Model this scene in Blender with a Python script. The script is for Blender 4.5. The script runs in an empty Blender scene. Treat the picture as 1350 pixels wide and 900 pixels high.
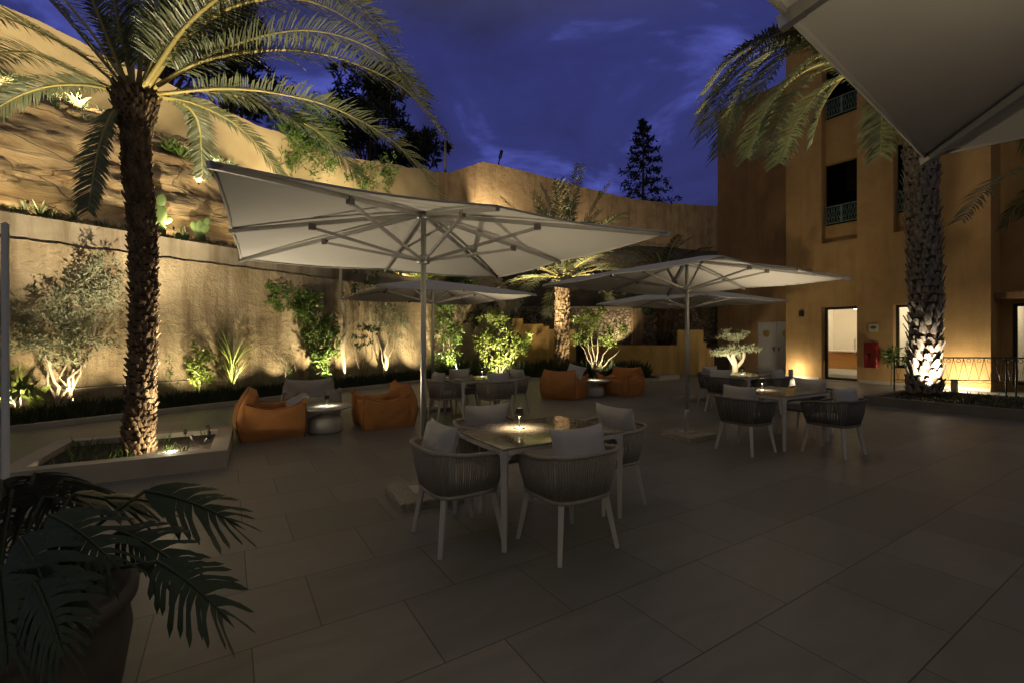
import bpy, math, random
import numpy as np
from mathutils import Vector, Matrix, noise as mnoise

random.seed(7)
rng = np.random.default_rng(7)
S = bpy.context.scene
COL = S.collection
R = math.radians
F, CU, HV, H = 600.0, 675.0, 445.0, 1.55        # focal in photo pixels, principal column, horizon row, eye height
TH = R(32)
AX = Vector((math.cos(TH), math.sin(TH), 0)); BX = Vector((-math.sin(TH), math.cos(TH), 0))


def P(u, v, Y):
    return Vector(((u - CU) / F * Y, Y, H + (HV - v) / F * Y))


def G(u, v, z=0.0):
    Y = (H - z) * F / (v - HV)
    return Vector(((u - CU) / F * Y, Y, z))


# --------------------------------------------------------------------------------------------- camera
cam = bpy.data.cameras.new('camera'); cam.lens = 16; cam.sensor_width = 36; cam.clip_end = 600; cam.clip_start = .05
cam.shift_y = -5 / 1350
co = bpy.data.objects.new('camera', cam); COL.objects.link(co)
co.location = (0, 0, H); co.rotation_euler = (R(90), 0, 0)
S.camera = co
S.view_settings.view_transform = 'Standard'; S.view_settings.look = 'None'
S.view_settings.exposure = 0; S.view_settings.gamma = 1
S.cycles.use_denoising = True
try:
    S.cycles.denoiser = 'OPENIMAGEDENOISE'
except Exception:
    pass
S.cycles.max_bounces = 6; S.cycles.diffuse_bounces = 3; S.cycles.glossy_bounces = 3; S.cycles.transmission_bounces = 4
S.cycles.sample_clamp_indirect = 3.0
S.cycles.caustics_reflective = False; S.cycles.caustics_refractive = False

# --------------------------------------------------------------------------------------------- world
w = bpy.data.worlds.new('World'); S.world = w; w.use_nodes = True
nt = w.node_tree; nt.nodes.clear(); N = nt.nodes.new; L = nt.links.new
out = N('ShaderNodeOutputWorld'); bg = N('ShaderNodeBackground'); L(bg.outputs[0], out.inputs[0])
tc = N('ShaderNodeTexCoord')
mp = N('ShaderNodeMapping'); mp.inputs['Scale'].default_value = (1, 1, 2.2); L(tc.outputs['Generated'], mp.inputs[0])
nz = N('ShaderNodeTexNoise'); nz.inputs['Scale'].default_value = 2.6; nz.inputs['Detail'].default_value = 7; nz.inputs['Roughness'].default_value = .55
nz.inputs['Distortion'].default_value = .6
L(mp.outputs[0], nz.inputs['Vector'])
cr = N('ShaderNodeValToRGB')
cr.color_ramp.elements[0].position = .34; cr.color_ramp.elements[0].color = (.022, .023, .086, 1)
cr.color_ramp.elements[1].position = .80; cr.color_ramp.elements[1].color = (.20, .25, .85, 1)
e = cr.color_ramp.elements.new(.55); e.color = (.033, .038, .168, 1)
e = cr.color_ramp.elements.new(.64); e.color = (.075, .09, .40, 1)
L(nz.outputs['Fac'], cr.inputs[0])
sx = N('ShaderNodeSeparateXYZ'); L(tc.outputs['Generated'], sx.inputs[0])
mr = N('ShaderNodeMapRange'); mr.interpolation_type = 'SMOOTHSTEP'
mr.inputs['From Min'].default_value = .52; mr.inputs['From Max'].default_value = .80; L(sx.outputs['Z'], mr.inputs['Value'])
m2 = N('ShaderNodeMapRange'); m2.interpolation_type = 'SMOOTHSTEP'     # grey fill light put into the unseen sky behind the camera
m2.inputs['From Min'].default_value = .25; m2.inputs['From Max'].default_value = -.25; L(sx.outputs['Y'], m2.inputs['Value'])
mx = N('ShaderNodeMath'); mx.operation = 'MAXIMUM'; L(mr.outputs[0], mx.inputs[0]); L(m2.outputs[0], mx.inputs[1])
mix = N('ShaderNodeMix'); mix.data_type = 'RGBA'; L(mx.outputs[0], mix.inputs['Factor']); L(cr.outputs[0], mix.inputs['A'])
mix.inputs['B'].default_value = (.108, .103, .104, 1)                   # colour of the fill added to the unseen sky, also overhead
sky = N('ShaderNodeTexSky'); sky.sky_type = 'NISHITA'; sky.sun_disc = False; sky.sun_elevation = R(-4); sky.sun_rotation = R(70)
ad = N('ShaderNodeMix'); ad.data_type = 'RGBA'; ad.blend_type = 'ADD'; ad.inputs['Factor'].default_value = .05
L(mix.outputs['Result'], ad.inputs['A']); L(sky.outputs[0], ad.inputs['B'])
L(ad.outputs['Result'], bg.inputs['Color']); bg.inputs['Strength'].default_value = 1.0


# --------------------------------------------------------------------------------------------- materials
def new_mat(name):
    m = bpy.data.materials.new(name); m.use_nodes = True
    n = m.node_tree.nodes; b = n['Principled BSDF']
    return m, m.node_tree, n.new, m.node_tree.links.new, b


def mat(name, c, rough=.6, c2=None, scale=6, detail=6, bump=0, bscale=40, bdist=.01, metal=0, stretch=(1, 1, 1), lo=.3, hi=.7, trans=0, spec=None, coord='Object'):
    m, t, N, L, b = new_mat(name)
    b.inputs['Roughness'].default_value = rough; b.inputs['Metallic'].default_value = metal
    if spec is not None: b.inputs['Specular IOR Level'].default_value = spec
    b.inputs['Base Color'].default_value = (*c, 1)
    tc = N('ShaderNodeTexCoord'); mp = N('ShaderNodeMapping'); mp.inputs['Scale'].default_value = stretch; L(tc.outputs[coord], mp.inputs[0])
    col = None
    if c2:
        nz = N('ShaderNodeTexNoise'); nz.inputs['Scale'].default_value = scale; nz.inputs['Detail'].default_value = detail; L(mp.outputs[0], nz.inputs['Vector'])
        cr = N('ShaderNodeValToRGB'); cr.color_ramp.elements[0].position = lo; cr.color_ramp.elements[1].position = hi
        cr.color_ramp.elements[0].color = (*c, 1); cr.color_ramp.elements[1].color = (*c2, 1)
        L(nz.outputs['Fac'], cr.inputs[0]); col = cr.outputs[0]; L(col, b.inputs['Base Color'])
    if bump:
        n2 = N('ShaderNodeTexNoise'); n2.inputs['Scale'].default_value = bscale; n2.inputs['Detail'].default_value = 5; L(mp.outputs[0], n2.inputs['Vector'])
        bp = N('ShaderNodeBump'); bp.inputs['Strength'].default_value = bump; bp.inputs['Distance'].default_value = bdist
        L(n2.outputs['Fac'], bp.inputs['Height']); L(bp.outputs[0], b.inputs['Normal'])
    if trans:
        tr = N('ShaderNodeBsdfTranslucent'); tr.inputs['Color'].default_value = (*[min(1, x * 1.3) for x in c], 1)
        if col: L(col, tr.inputs['Color'])
        ms = N('ShaderNodeMixShader'); ms.inputs[0].default_value = trans
        o = t.nodes['Material Output']; L(b.outputs[0], ms.inputs[1]); L(tr.outputs[0], ms.inputs[2]); L(ms.outputs[0], o.inputs[0])
    return m


def emit(name, c, s):
    m, t, N, L, b = new_mat(name)
    b.inputs['Base Color'].default_value = (*c, 1); b.inputs['Emission Color'].default_value = (*c, 1); b.inputs['Emission Strength'].default_value = s
    return m


def paving_mat():
    m, t, N, L, b = new_mat('stone_paving')
    tc = N('ShaderNodeTexCoord'); mp = N('ShaderNodeMapping'); mp.inputs['Rotation'].default_value = (0, 0, -TH); mp.inputs['Location'].default_value = (.35, .43, 0)
    L(tc.outputs['Object'], mp.inputs[0])
    br = N('ShaderNodeTexBrick'); br.inputs['Scale'].default_value = 1; br.inputs['Brick Width'].default_value = .78; br.inputs['Row Height'].default_value = .61
    br.inputs['Mortar Size'].default_value = .0038; br.inputs['Mortar Smooth'].default_value = .3; br.inputs['Bias'].default_value = 0; br.offset = .42
    br.inputs['Color1'].default_value = (.212, .202, .19, 1); br.inputs['Color2'].default_value = (.165, .158, .15, 1); br.inputs['Mortar'].default_value = (.06, .056, .052, 1)
    L(mp.outputs[0], br.inputs['Vector'])
    mp2 = N('ShaderNodeMapping'); mp2.inputs['Scale'].default_value = (.8, 2.6, 1); L(mp.outputs[0], mp2.inputs[0])
    nz = N('ShaderNodeTexNoise'); nz.inputs['Scale'].default_value = 1.6; nz.inputs['Detail'].default_value = 8; nz.inputs['Distortion'].default_value = 1.2; L(mp2.outputs[0], nz.inputs['Vector'])
    mr = N('ShaderNodeMapRange'); mr.inputs['From Min'].default_value = .3; mr.inputs['From Max'].default_value = .7; mr.inputs['To Min'].default_value = .84; mr.inputs['To Max'].default_value = 1.13
    L(nz.outputs['Fac'], mr.inputs['Value'])
    mx = N('ShaderNodeMix'); mx.data_type = 'RGBA'; mx.blend_type = 'MULTIPLY'; mx.inputs['Factor'].default_value = 1
    L(br.outputs['Color'], mx.inputs['A']); L(mr.outputs[0], mx.inputs['B']); L(mx.outputs['Result'], b.inputs['Base Color'])
    r = N('ShaderNodeMapRange'); r.inputs['To Min'].default_value = .26; r.inputs['To Max'].default_value = .58; L(nz.outputs['Fac'], r.inputs['Value']); L(r.outputs[0], b.inputs['Roughness'])
    n3 = N('ShaderNodeTexNoise'); n3.inputs['Scale'].default_value = 7; n3.inputs['Detail'].default_value = 6; L(mp2.outputs[0], n3.inputs['Vector'])
    m3 = N('ShaderNodeMath'); m3.operation = 'MULTIPLY'; m3.inputs[1].default_value = .35; L(n3.outputs['Fac'], m3.inputs[0])
    m4 = N('ShaderNodeMath'); m4.operation = 'SUBTRACT'; L(m3.outputs[0], m4.inputs[0]); L(br.outputs['Fac'], m4.inputs[1])
    bp = N('ShaderNodeBump'); bp.inputs['Strength'].default_value = .5; bp.inputs['Distance'].default_value = .006; L(m4.outputs[0], bp.inputs['Height']); L(bp.outputs[0], b.inputs['Normal'])
    return m


def stucco_mat(name, c, c2, big=.045, streak=.8, sc=6.5):
    m, t, N, L, b = new_mat(name); b.inputs['Roughness'].default_value = .9
    tc = N('ShaderNodeTexCoord')
    n1 = N('ShaderNodeTexNoise'); n1.inputs['Scale'].default_value = 1.5; n1.inputs['Detail'].default_value = 10; n1.inputs['Roughness'].default_value = .7; L(tc.outputs['Object'], n1.inputs['Vector'])
    cr = N('ShaderNodeValToRGB'); cr.color_ramp.elements[0].position = .33; cr.color_ramp.elements[1].position = .68
    cr.color_ramp.elements[0].color = (*c, 1); cr.color_ramp.elements[1].color = (*c2, 1); L(n1.outputs['Fac'], cr.inputs[0])
    mp = N('ShaderNodeMapping'); mp.inputs['Scale'].default_value = (1.7, 1.7, .16); L(tc.outputs['Object'], mp.inputs[0])
    n3 = N('ShaderNodeTexNoise'); n3.inputs['Scale'].default_value = 1.6; n3.inputs['Detail'].default_value = 7; n3.inputs['Roughness'].default_value = .65; L(mp.outputs[0], n3.inputs['Vector'])
    c3 = N('ShaderNodeValToRGB'); c3.color_ramp.elements[0].position = .36; c3.color_ramp.elements[1].position = .52; c3.color_ramp.elements[0].color = (.52, .46, .40, 1); L(n3.outputs['Fac'], c3.inputs[0])
    mx = N('ShaderNodeMix'); mx.data_type = 'RGBA'; mx.blend_type = 'MULTIPLY'; mx.inputs['Factor'].default_value = streak; L(cr.outputs[0], mx.inputs['A']); L(c3.outputs[0], mx.inputs['B'])
    L(mx.outputs['Result'], b.inputs['Base Color'])
    n2 = N('ShaderNodeTexNoise'); n2.inputs['Scale'].default_value = sc; n2.inputs['Detail'].default_value = 8; n2.inputs['Roughness'].default_value = .66; n2.inputs['Distortion'].default_value = .3; L(tc.outputs['Object'], n2.inputs['Vector'])
    bp = N('ShaderNodeBump'); bp.inputs['Strength'].default_value = 1; bp.inputs['Distance'].default_value = big; L(n2.outputs['Fac'], bp.inputs['Height']); L(bp.outputs[0], b.inputs['Normal'])
    return m


def rock_mat():
    m, t, N, L, b = new_mat('sandstone'); b.inputs['Roughness'].default_value = .95
    tc = N('ShaderNodeTexCoord'); mp = N('ShaderNodeMapping'); mp.inputs['Rotation'].default_value = (R(6), R(-5), 0); mp.inputs['Scale'].default_value = (.5, .5, 2.6); L(tc.outputs['Object'], mp.inputs[0])
    n1 = N('ShaderNodeTexNoise'); n1.inputs['Scale'].default_value = 1.1; n1.inputs['Detail'].default_value = 12; n1.inputs['Roughness'].default_value = .68; n1.inputs['Distortion'].default_value = .4; L(mp.outputs[0], n1.inputs['Vector'])
    cr = N('ShaderNodeValToRGB'); cr.color_ramp.elements[0].position = .32; cr.color_ramp.elements[1].position = .7
    cr.color_ramp.elements[0].color = (.27, .155, .07, 1); cr.color_ramp.elements[1].color = (.56, .43, .25, 1)
    e = cr.color_ramp.elements.new(.47); e.color = (.48, .345, .185, 1); L(n1.outputs['Fac'], cr.inputs[0])
    m2 = N('ShaderNodeMapping'); m2.inputs['Scale'].default_value = (.5, .5, 1.5); L(tc.outputs['Object'], m2.inputs[0])
    n2 = N('ShaderNodeTexNoise'); n2.inputs['Scale'].default_value = 2.2; n2.inputs['Detail'].default_value = 5; L(m2.outputs[0], n2.inputs['Vector'])
    mv = N('ShaderNodeMix'); mv.data_type = 'RGBA'; mv.inputs['Factor'].default_value = .22; L(m2.outputs[0], mv.inputs['A']); L(n2.outputs['Color'], mv.inputs['B'])
    v = N('ShaderNodeTexVoronoi'); v.feature = 'DISTANCE_TO_EDGE'; v.inputs['Scale'].default_value = .9; L(mv.outputs['Result'], v.inputs['Vector'])
    c2 = N('ShaderNodeValToRGB'); c2.color_ramp.elements[0].position = 0; c2.color_ramp.elements[1].position = .012; c2.color_ramp.elements[0].color = (.5, .45, .4, 1); L(v.outputs[0], c2.inputs[0])
    mx = N('ShaderNodeMix'); mx.data_type = 'RGBA'; mx.blend_type = 'MULTIPLY'; mx.inputs['Factor'].default_value = 1; L(cr.outputs[0], mx.inputs['A']); L(c2.outputs[0], mx.inputs['B']); L(mx.outputs['Result'], b.inputs['Base Color'])
    ad = N('ShaderNodeMath'); ad.operation = 'ADD'; mu = N('ShaderNodeMath'); mu.operation = 'MULTIPLY'; mu.inputs[1].default_value = .35
    sp = N('ShaderNodeSeparateColor'); L(c2.outputs[0], sp.inputs[0]); L(sp.outputs[0], mu.inputs[0]); L(mu.outputs[0], ad.inputs[0]); L(n1.outputs['Fac'], ad.inputs[1])
    bp = N('ShaderNodeBump'); bp.inputs['Strength'].default_value = .9; bp.inputs['Distance'].default_value = .16; L(ad.outputs[0], bp.inputs['Height']); L(bp.outputs[0], b.inputs['Normal'])
    return m


def rubble_mat():
    m, t, N, L, b = new_mat('rubble_stone'); b.inputs['Roughness'].default_value = .9
    tc = N('ShaderNodeTexCoord'); v = N('ShaderNodeTexVoronoi'); v.inputs['Scale'].default_value = 5.5; L(tc.outputs['Object'], v.inputs['Vector'])
    v2 = N('ShaderNodeTexVoronoi'); v2.feature = 'DISTANCE_TO_EDGE'; v2.inputs['Scale'].default_value = 5.5; L(tc.outputs['Object'], v2.inputs['Vector'])
    cr = N('ShaderNodeValToRGB'); cr.color_ramp.elements[0].color = (.20, .14, .10, 1); cr.color_ramp.elements[1].color = (.42, .33, .24, 1)
    sp = N('ShaderNodeSeparateColor'); L(v.outputs['Color'], sp.inputs[0]); L(sp.outputs[0], cr.inputs[0])
    c2 = N('ShaderNodeValToRGB'); c2.color_ramp.elements[0].position = .0; c2.color_ramp.elements[1].position = .14; c2.color_ramp.elements[0].color = (.5, .5, .5, 1); L(v2.outputs[0], c2.inputs[0])
    mx = N('ShaderNodeMix'); mx.data_type = 'RGBA'; mx.blend_type = 'MULTIPLY'; mx.inputs['Factor'].default_value = 1; L(cr.outputs[0], mx.inputs['A']); L(c2.outputs[0], mx.inputs['B']); L(mx.outputs['Result'], b.inputs['Base Color'])
    bp = N('ShaderNodeBump'); bp.inputs['Strength'].default_value = 1; bp.inputs['Distance'].default_value = .08; L(c2.outputs[0], bp.inputs['Height']); L(bp.outputs[0], b.inputs['Normal'])
    return m


def marble_mat():
    m, t, N, L, b = new_mat('polished_stone_top'); b.inputs['Roughness'].default_value = .07; b.inputs['Specular IOR Level'].default_value = .7
    tc = N('ShaderNodeTexCoord'); n1 = N('ShaderNodeTexNoise'); n1.inputs['Scale'].default_value = 4; n1.inputs['Detail'].default_value = 8; n1.inputs['Distortion'].default_value = 2.2; L(tc.outputs['Object'], n1.inputs['Vector'])
    cr = N('ShaderNodeValToRGB'); cr.color_ramp.elements[0].position = .3; cr.color_ramp.elements[1].position = .7
    cr.color_ramp.elements[0].color = (.16, .125, .09, 1); cr.color_ramp.elements[1].color = (.34, .29, .22, 1); L(n1.outputs['Fac'], cr.inputs[0]); L(cr.outputs[0], b.inputs['Base Color'])
    return m


M = dict(
    paving=paving_mat(),
    stucco=stucco_mat('rough_render', (.33, .255, .155), (.49, .40, .265), .085), coping_stain=stucco_mat('weathered_coping', (.27, .225, .16), (.38, .325, .24), .02),
    coping=mat('concrete_coping', (.33, .25, .16), .9, (.42, .33, .22), 2.2, 8, .4, 25, .01, stretch=(1, 1, .5)),
    ochre_wall=mat('aged_ochre_plaster', (.34, .26, .135), .92, (.50, .395, .225), .8, 9, .5, 14, .015),
    ochre_dark=stucco_mat('brown_plaster', (.27, .175, .095), (.42, .295, .17), .05, .6, 3),
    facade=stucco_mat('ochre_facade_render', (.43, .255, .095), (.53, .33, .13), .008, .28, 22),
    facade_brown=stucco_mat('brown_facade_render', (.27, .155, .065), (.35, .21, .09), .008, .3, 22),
    yellow=stucco_mat('yellow_render', (.42, .26, .085), (.52, .34, .125), .01, .5, 18),
    rock=rock_mat(), rubble=rubble_mat(), marble=marble_mat(),
    soil=mat('dark_soil', (.022, .016, .011), 1, (.06, .043, .028), 9, 8, 1, 30, .03),
    hill=mat('scrubby_hillside', (.045, .035, .02), 1, (.10, .075, .045), 1.4, 8, 1, 6, .15),
    canopy=mat('cream_canvas', (.74, .70, .62), .85, (.80, .76, .68), 2, 4, .5, 2.2, .018, trans=.12),
    alu=mat('brushed_aluminium', (.56, .55, .53), .38, metal=.85),
    alu_dark=mat('dark_grey_fitting', (.10, .10, .10), .5, metal=.3),
    alu_fit=mat('grey_fitting', (.22, .21, .20), .5, metal=.4),
    white_metal=mat('white_powder_coat', (.60, .565, .51), .45),
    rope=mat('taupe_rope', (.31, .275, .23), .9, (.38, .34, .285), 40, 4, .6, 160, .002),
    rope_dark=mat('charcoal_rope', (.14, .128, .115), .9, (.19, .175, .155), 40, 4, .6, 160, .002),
    cushion=mat('pale_grey_canvas', (.46, .445, .435), .9, (.52, .505, .49), 5, 5, .45, 7, .012),
    orange=mat('orange_canvas', (.45, .185, .05), .8, (.54, .235, .07), 5, 7, .5, 14, .008),
    grey_canvas=mat('stone_grey_canvas', (.42, .385, .34), .85, (.48, .44, .39), 4, 5, .3, 12, .01),
    piping=mat('dark_piping', (.10, .045, .02), .8),
    cast=mat('cast_stone', (.52, .49, .43), .75, (.60, .565, .50), 5, 6, .2, 50, .003),
    slab=mat('granite_slab', (.24, .215, .18), .8, (.38, .345, .29), 45, 3, .3, 60, .003, lo=.4, hi=.6),
    kerb=mat('cream_kerb_stone', (.40, .35, .28), .75, (.47, .42, .34), 3, 7, .25, 30, .004),
    kerb_dark=mat('grey_kerb_stone', (.16, .14, .12), .8, (.21, .185, .155), 3, 7, .25, 30, .004),
    black=mat('black_metal', (.02, .018, .016), .5),
    iron=mat('green_wrought_iron', (.16, .24, .20), .6),
    bark=mat('pale_bark', (.30, .25, .19), .9, (.44, .385, .30), 8, 7, .8, 30, .01, stretch=(1, 1, .25)),
    bark_dark=mat('brown_bark', (.12, .085, .055), .95, (.2, .15, .10), 8, 7, .8, 30, .01, stretch=(1, 1, .25)),
    palm_bark=mat('fibrous_palm_bark', (.085, .052, .028), .95, (.33, .225, .13), 14, 8, 1, 45, .02, stretch=(1, 1, .4)),
    palm_bark_grey=mat('grey_palm_bark', (.09, .07, .055), .95, (.44, .39, .34), 16, 8, 1, 45, .015, stretch=(1, 1, .5)),
    palm_core=mat('dark_palm_fibre', (.055, .033, .018), 1, (.10, .062, .034), 20, 6, 1, 60, .02),
    frond=mat('palm_leaf', (.10, .122, .058), .42, (.15, .168, .088), 5, 4, trans=.18),
    frond_grey=mat('bluish_palm_leaf', (.18, .20, .11), .45, (.25, .27, .15), 5, 4, trans=.15),
    rachis=mat('palm_leaf_stalk', (.40, .32, .10), .5, (.48, .39, .13), 3, 4),
    leaf=mat('glossy_green_leaf', (.075, .145, .03), .4, (.15, .22, .05), 3, 5, trans=.25),
    leaf_yellow=mat('yellow_green_leaf', (.17, .24, .05), .42, (.28, .33, .09), 3, 5, trans=.28),
    leaf_olive=mat('silvery_olive_leaf', (.16, .175, .10), .5, (.32, .33, .22), 3, 5, trans=.12),
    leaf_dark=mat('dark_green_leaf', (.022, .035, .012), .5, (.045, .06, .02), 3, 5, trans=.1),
    needle=mat('dark_pine_needles', (.012, .017, .013), .8, (.025, .032, .02), 1, 4),
    rosemary=mat('rosemary_leaf', (.03, .04, .018), .7, (.06, .075, .03), 2, 5),
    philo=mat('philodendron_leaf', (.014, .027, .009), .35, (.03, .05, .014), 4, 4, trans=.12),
    agave=mat('grey_green_agave', (.16, .21, .10), .5, (.24, .29, .14), 3, 4),
    cactus=mat('prickly_pear_pad', (.12, .19, .06), .55, (.17, .24, .08), 6, 4),
    pot=mat('weathered_clay', (.09, .076, .06), .9, (.15, .13, .10), 4, 8, .5, 20, .006),
    white_door=mat('off_white_door_paint', (.40, .375, .355), .5),
    interior=mat('cream_interior_plaster', (.72, .68, .58), .8), wood=mat('warm_oak_veneer', (.42, .22, .07), .5, (.50, .28, .10), 5, 6, stretch=(.4, .4, 6)),
    floor_in=mat('grey_interior_floor', (.22, .21, .20), .4),
    red=mat('red_enamel', (.36, .022, .015), .45), sign=mat('cream_sign_plate', (.55, .48, .33), .6), sign_ink=mat('brown_sign_ink', (.12, .08, .04), .7),
    dark_in=mat('unlit_room', (.018, .014, .011), .9), brass=mat('brass', (.6, .42, .18), .35, metal=.9),
    bulb=emit('warm_lamp_glow', (1, .78, .46), 14), lens=emit('spotlight_lens', (1, .86, .56), 45), led=emit('porthole_glow', (1, .8, .45), .25),
)
m, t, N_, L_, b_ = new_mat('clear_glass'); b_.inputs['Roughness'].default_value = 0; b_.inputs['Transmission Weight'].default_value = 1; b_.inputs['IOR'].default_value = 1.02; M['glass'] = m


# --------------------------------------------------------------------------------------------- mesh helpers
class MB:
    def __init__(s):
        s.v = []; s.f = []; s.sm = []

    def add(s, vs, fs, smooth=False):
        o = len(s.v); s.v += [tuple(x) for x in vs]
        s.f += [tuple(i + o for i in f) for f in fs]; s.sm += [smooth] * len(fs)
        return s

    def box(s, x0, x1, y0, y1, z0, z1, M4=None):
        vs = [Vector(p) for p in ((x0, y0, z0), (x1, y0, z0), (x1, y1, z0), (x0, y1, z0), (x0, y0, z1), (x1, y0, z1), (x1, y1, z1), (x0, y1, z1))]
        if M4: vs = [M4 @ p for p in vs]
        return s.add(vs, [(3, 2, 1, 0), (4, 5, 6, 7), (0, 1, 5, 4), (1, 2, 6, 5), (2, 3, 7, 6), (3, 0, 4, 7)])

    def cbox(s, x0, x1, y0, y1, z0, z1, c=.01):          # chamfered on the top and vertical edges
        def ring(i, z): return [(x0 + i + c, y0 + i, z), (x1 - i - c, y0 + i, z), (x1 - i, y0 + i + c, z), (x1 - i, y1 - i - c, z), (x1 - i - c, y1 - i, z), (x0 + i + c, y1 - i, z), (x0 + i, y1 - i - c, z), (x0 + i, y0 + i + c, z)]
        vs = ring(0, z0) + ring(0, z1 - c) + ring(c, z1)
        fs = [tuple(range(7, -1, -1)), tuple(range(16, 24))]
        for k in (0, 8):
            for i in range(8): fs.append((k + i, k + (i + 1) % 8, k + 8 + (i + 1) % 8, k + 8 + i))
        return s.add(vs, fs)

    def tube(s, pts, rad, n=8, cap=True, flat=1.0, smooth=True, up=None):
        pts = [Vector(p) for p in pts]; k = len(pts)
        if not hasattr(rad, '__len__'): rad = [rad] * k
        vs = []; ref = None
        for i, p in enumerate(pts):
            t = (pts[min(i + 1, k - 1)] - pts[max(i - 1, 0)]).normalized()
            if ref is None:
                ref = Vector(up) if up else (Vector((0, 0, 1)) if abs(t.z) < .9 else Vector((1, 0, 0)))
            a = t.cross(ref)
            if a.length < 1e-6: a = t.orthogonal()
            a.normalize(); b = a.cross(t).normalized(); ref = b
            for j in range(n):
                q = 2 * math.pi * (j + .5) / n
                vs.append(p + a * (math.cos(q) * rad[i]) + b * (math.sin(q) * rad[i] * flat))
        fs = []
        for i in range(k - 1):
            for j in range(n):
                fs.append((i * n + j, i * n + (j + 1) % n, (i + 1) * n + (j + 1) % n, (i + 1) * n + j))
        if cap:
            fs.append(tuple(range(n - 1, -1, -1))); fs.append(tuple((k - 1) * n + j for j in range(n)))
        return s.add(vs, fs, smooth)

    def lathe(s, prof, n=28, smooth=True, c=(0, 0, 0), M4=None, cap=True):
        vs = []
        for r, z in prof:
            for j in range(n):
                a = 2 * math.pi * j / n
                p = Vector((c[0] + r * math.cos(a), c[1] + r * math.sin(a), c[2] + z))
                vs.append(M4 @ p if M4 else p)
        fs = []
        for i in range(len(prof) - 1):
            for j in range(n):
                fs.append((i * n + j, i * n + (j + 1) % n, (i + 1) * n + (j + 1) % n, (i + 1) * n + j))
        k = len(prof)
        s.add(vs, fs, smooth)
        if not cap: return s
        o = len(s.v) - k * n
        s.f += [tuple(o + j for j in range(n - 1, -1, -1)), tuple(o + (k - 1) * n + j for j in range(n))]; s.sm += [False, False]
        return s

    def prism(s, poly, z0, z1):
        n = len(poly)
        vs = [(p[0], p[1], z0) for p in poly] + [(p[0], p[1], z1) for p in poly]
        fs = [tuple(range(n - 1, -1, -1)), tuple(range(n, 2 * n))] + [(i, (i + 1) % n, n + (i + 1) % n, n + i) for i in range(n)]
        return s.add(vs, fs)

    def build(s, name, m, parent=None, loc=None, **kw):
        me = bpy.data.meshes.new(name); me.from_pydata(s.v, [], s.f); me.update()
        me.polygons.foreach_set('use_smooth', s.sm)
        me.materials.append(M[m] if isinstance(m, str) else m)
        o = bpy.data.objects.new(name, me); COL.objects.link(o)
        if parent: o.parent = parent
        if loc: o.location = loc
        for k, v in kw.items(): o[k] = v
        return o


def tag(o, label, cat, group=None):
    o['label'] = label; o['category'] = cat
    if group: o['group'] = group
    return o


def thing(name, label, cat, loc=(0, 0, 0), rz=0, group=None):
    o = bpy.data.objects.new(name, None); COL.objects.link(o); o.location = loc; o.rotation_euler = (0, 0, rz); o.empty_display_size = .2
    return tag(o, label, cat, group)


def copy_tree(o, parent=None):
    c = o.copy(); COL.objects.link(c)
    if parent is not None: c.parent = parent
    for ch in list(o.children): copy_tree(ch, c)
    return c


def struct(o, kind='structure'):
    o['kind'] = kind; return o


def spot(loc, target, power, deg=60, blend=.6, col=(1, .74, .38), rad=.05):
    d = bpy.data.lights.new('spot_lamp', 'SPOT'); d.energy = power; d.spot_size = R(deg); d.spot_blend = blend; d.color = col; d.shadow_soft_size = rad
    o = bpy.data.objects.new('spot_lamp', d); COL.objects.link(o); o.location = loc
    o.rotation_euler = (Vector(target) - Vector(loc)).to_track_quat('-Z', 'Y').to_euler(); return o


def point(loc, power, col=(1, .74, .38), rad=.04):
    d = bpy.data.lights.new('point_lamp', 'POINT'); d.energy = power; d.color = col; d.shadow_soft_size = rad
    o = bpy.data.objects.new('point_lamp', d); COL.objects.link(o); o.location = loc; return o


def catmull(pts, n):
    pts = [Vector(p) for p in pts]; q = [2 * pts[0] - pts[1]] + pts + [2 * pts[-1] - pts[-2]]; res = []
    for k in range(n + 1):
        x = k / n * (len(pts) - 1); i = min(int(x), len(pts) - 2); t = x - i
        a, b, c, d = q[i:i + 4]
        res.append(.5 * ((2 * b) + (c - a) * t + (2 * a - 5 * b + 4 * c - d) * t * t + (3 * b - a - 3 * c + d) * t ** 3))
    return res


def soft_box(mb, c8, bulge=.02, n=8, wr=0.0, seed=0):
    """c8: 8 corners (bottom 4 ccw, top 4 ccw); faces bulge outwards like stuffed canvas."""
    c8 = [Vector(p) for p in c8]; ctr = sum(c8, Vector()) / 8
    quads = [(3, 2, 1, 0), (4, 5, 6, 7), (0, 1, 5, 4), (1, 2, 6, 5), (2, 3, 7, 6), (3, 0, 4, 7)]
    for qi, q in enumerate(quads):
        a, b, c, d = [c8[i] for i in q]
        nrm = (b - a).cross(d - a).normalized()
        if nrm.dot((a + b + c + d) / 4 - ctr) < 0: nrm = -nrm
        bu = bulge[qi] if isinstance(bulge, (list, tuple)) else bulge
        vs = []
        for j in range(n + 1):
            for i in range(n + 1):
                u, v = i / n, j / n
                p = a * (1 - u) * (1 - v) + b * u * (1 - v) + c * u * v + d * (1 - u) * v
                k = (1 - (2 * u - 1) ** 4) * (1 - (2 * v - 1) ** 4)
                off = bu * k
                if wr: off += wr * k * mnoise.noise(p * 9 + Vector((seed, qi * 3, 0)))
                vs.append(p + nrm * off)
        fs = [(j * (n + 1) + i, j * (n + 1) + i + 1, (j + 1) * (n + 1) + i + 1, (j + 1) * (n + 1) + i) for j in range(n) for i in range(n)]
        mb.add(vs, fs, True)


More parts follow.
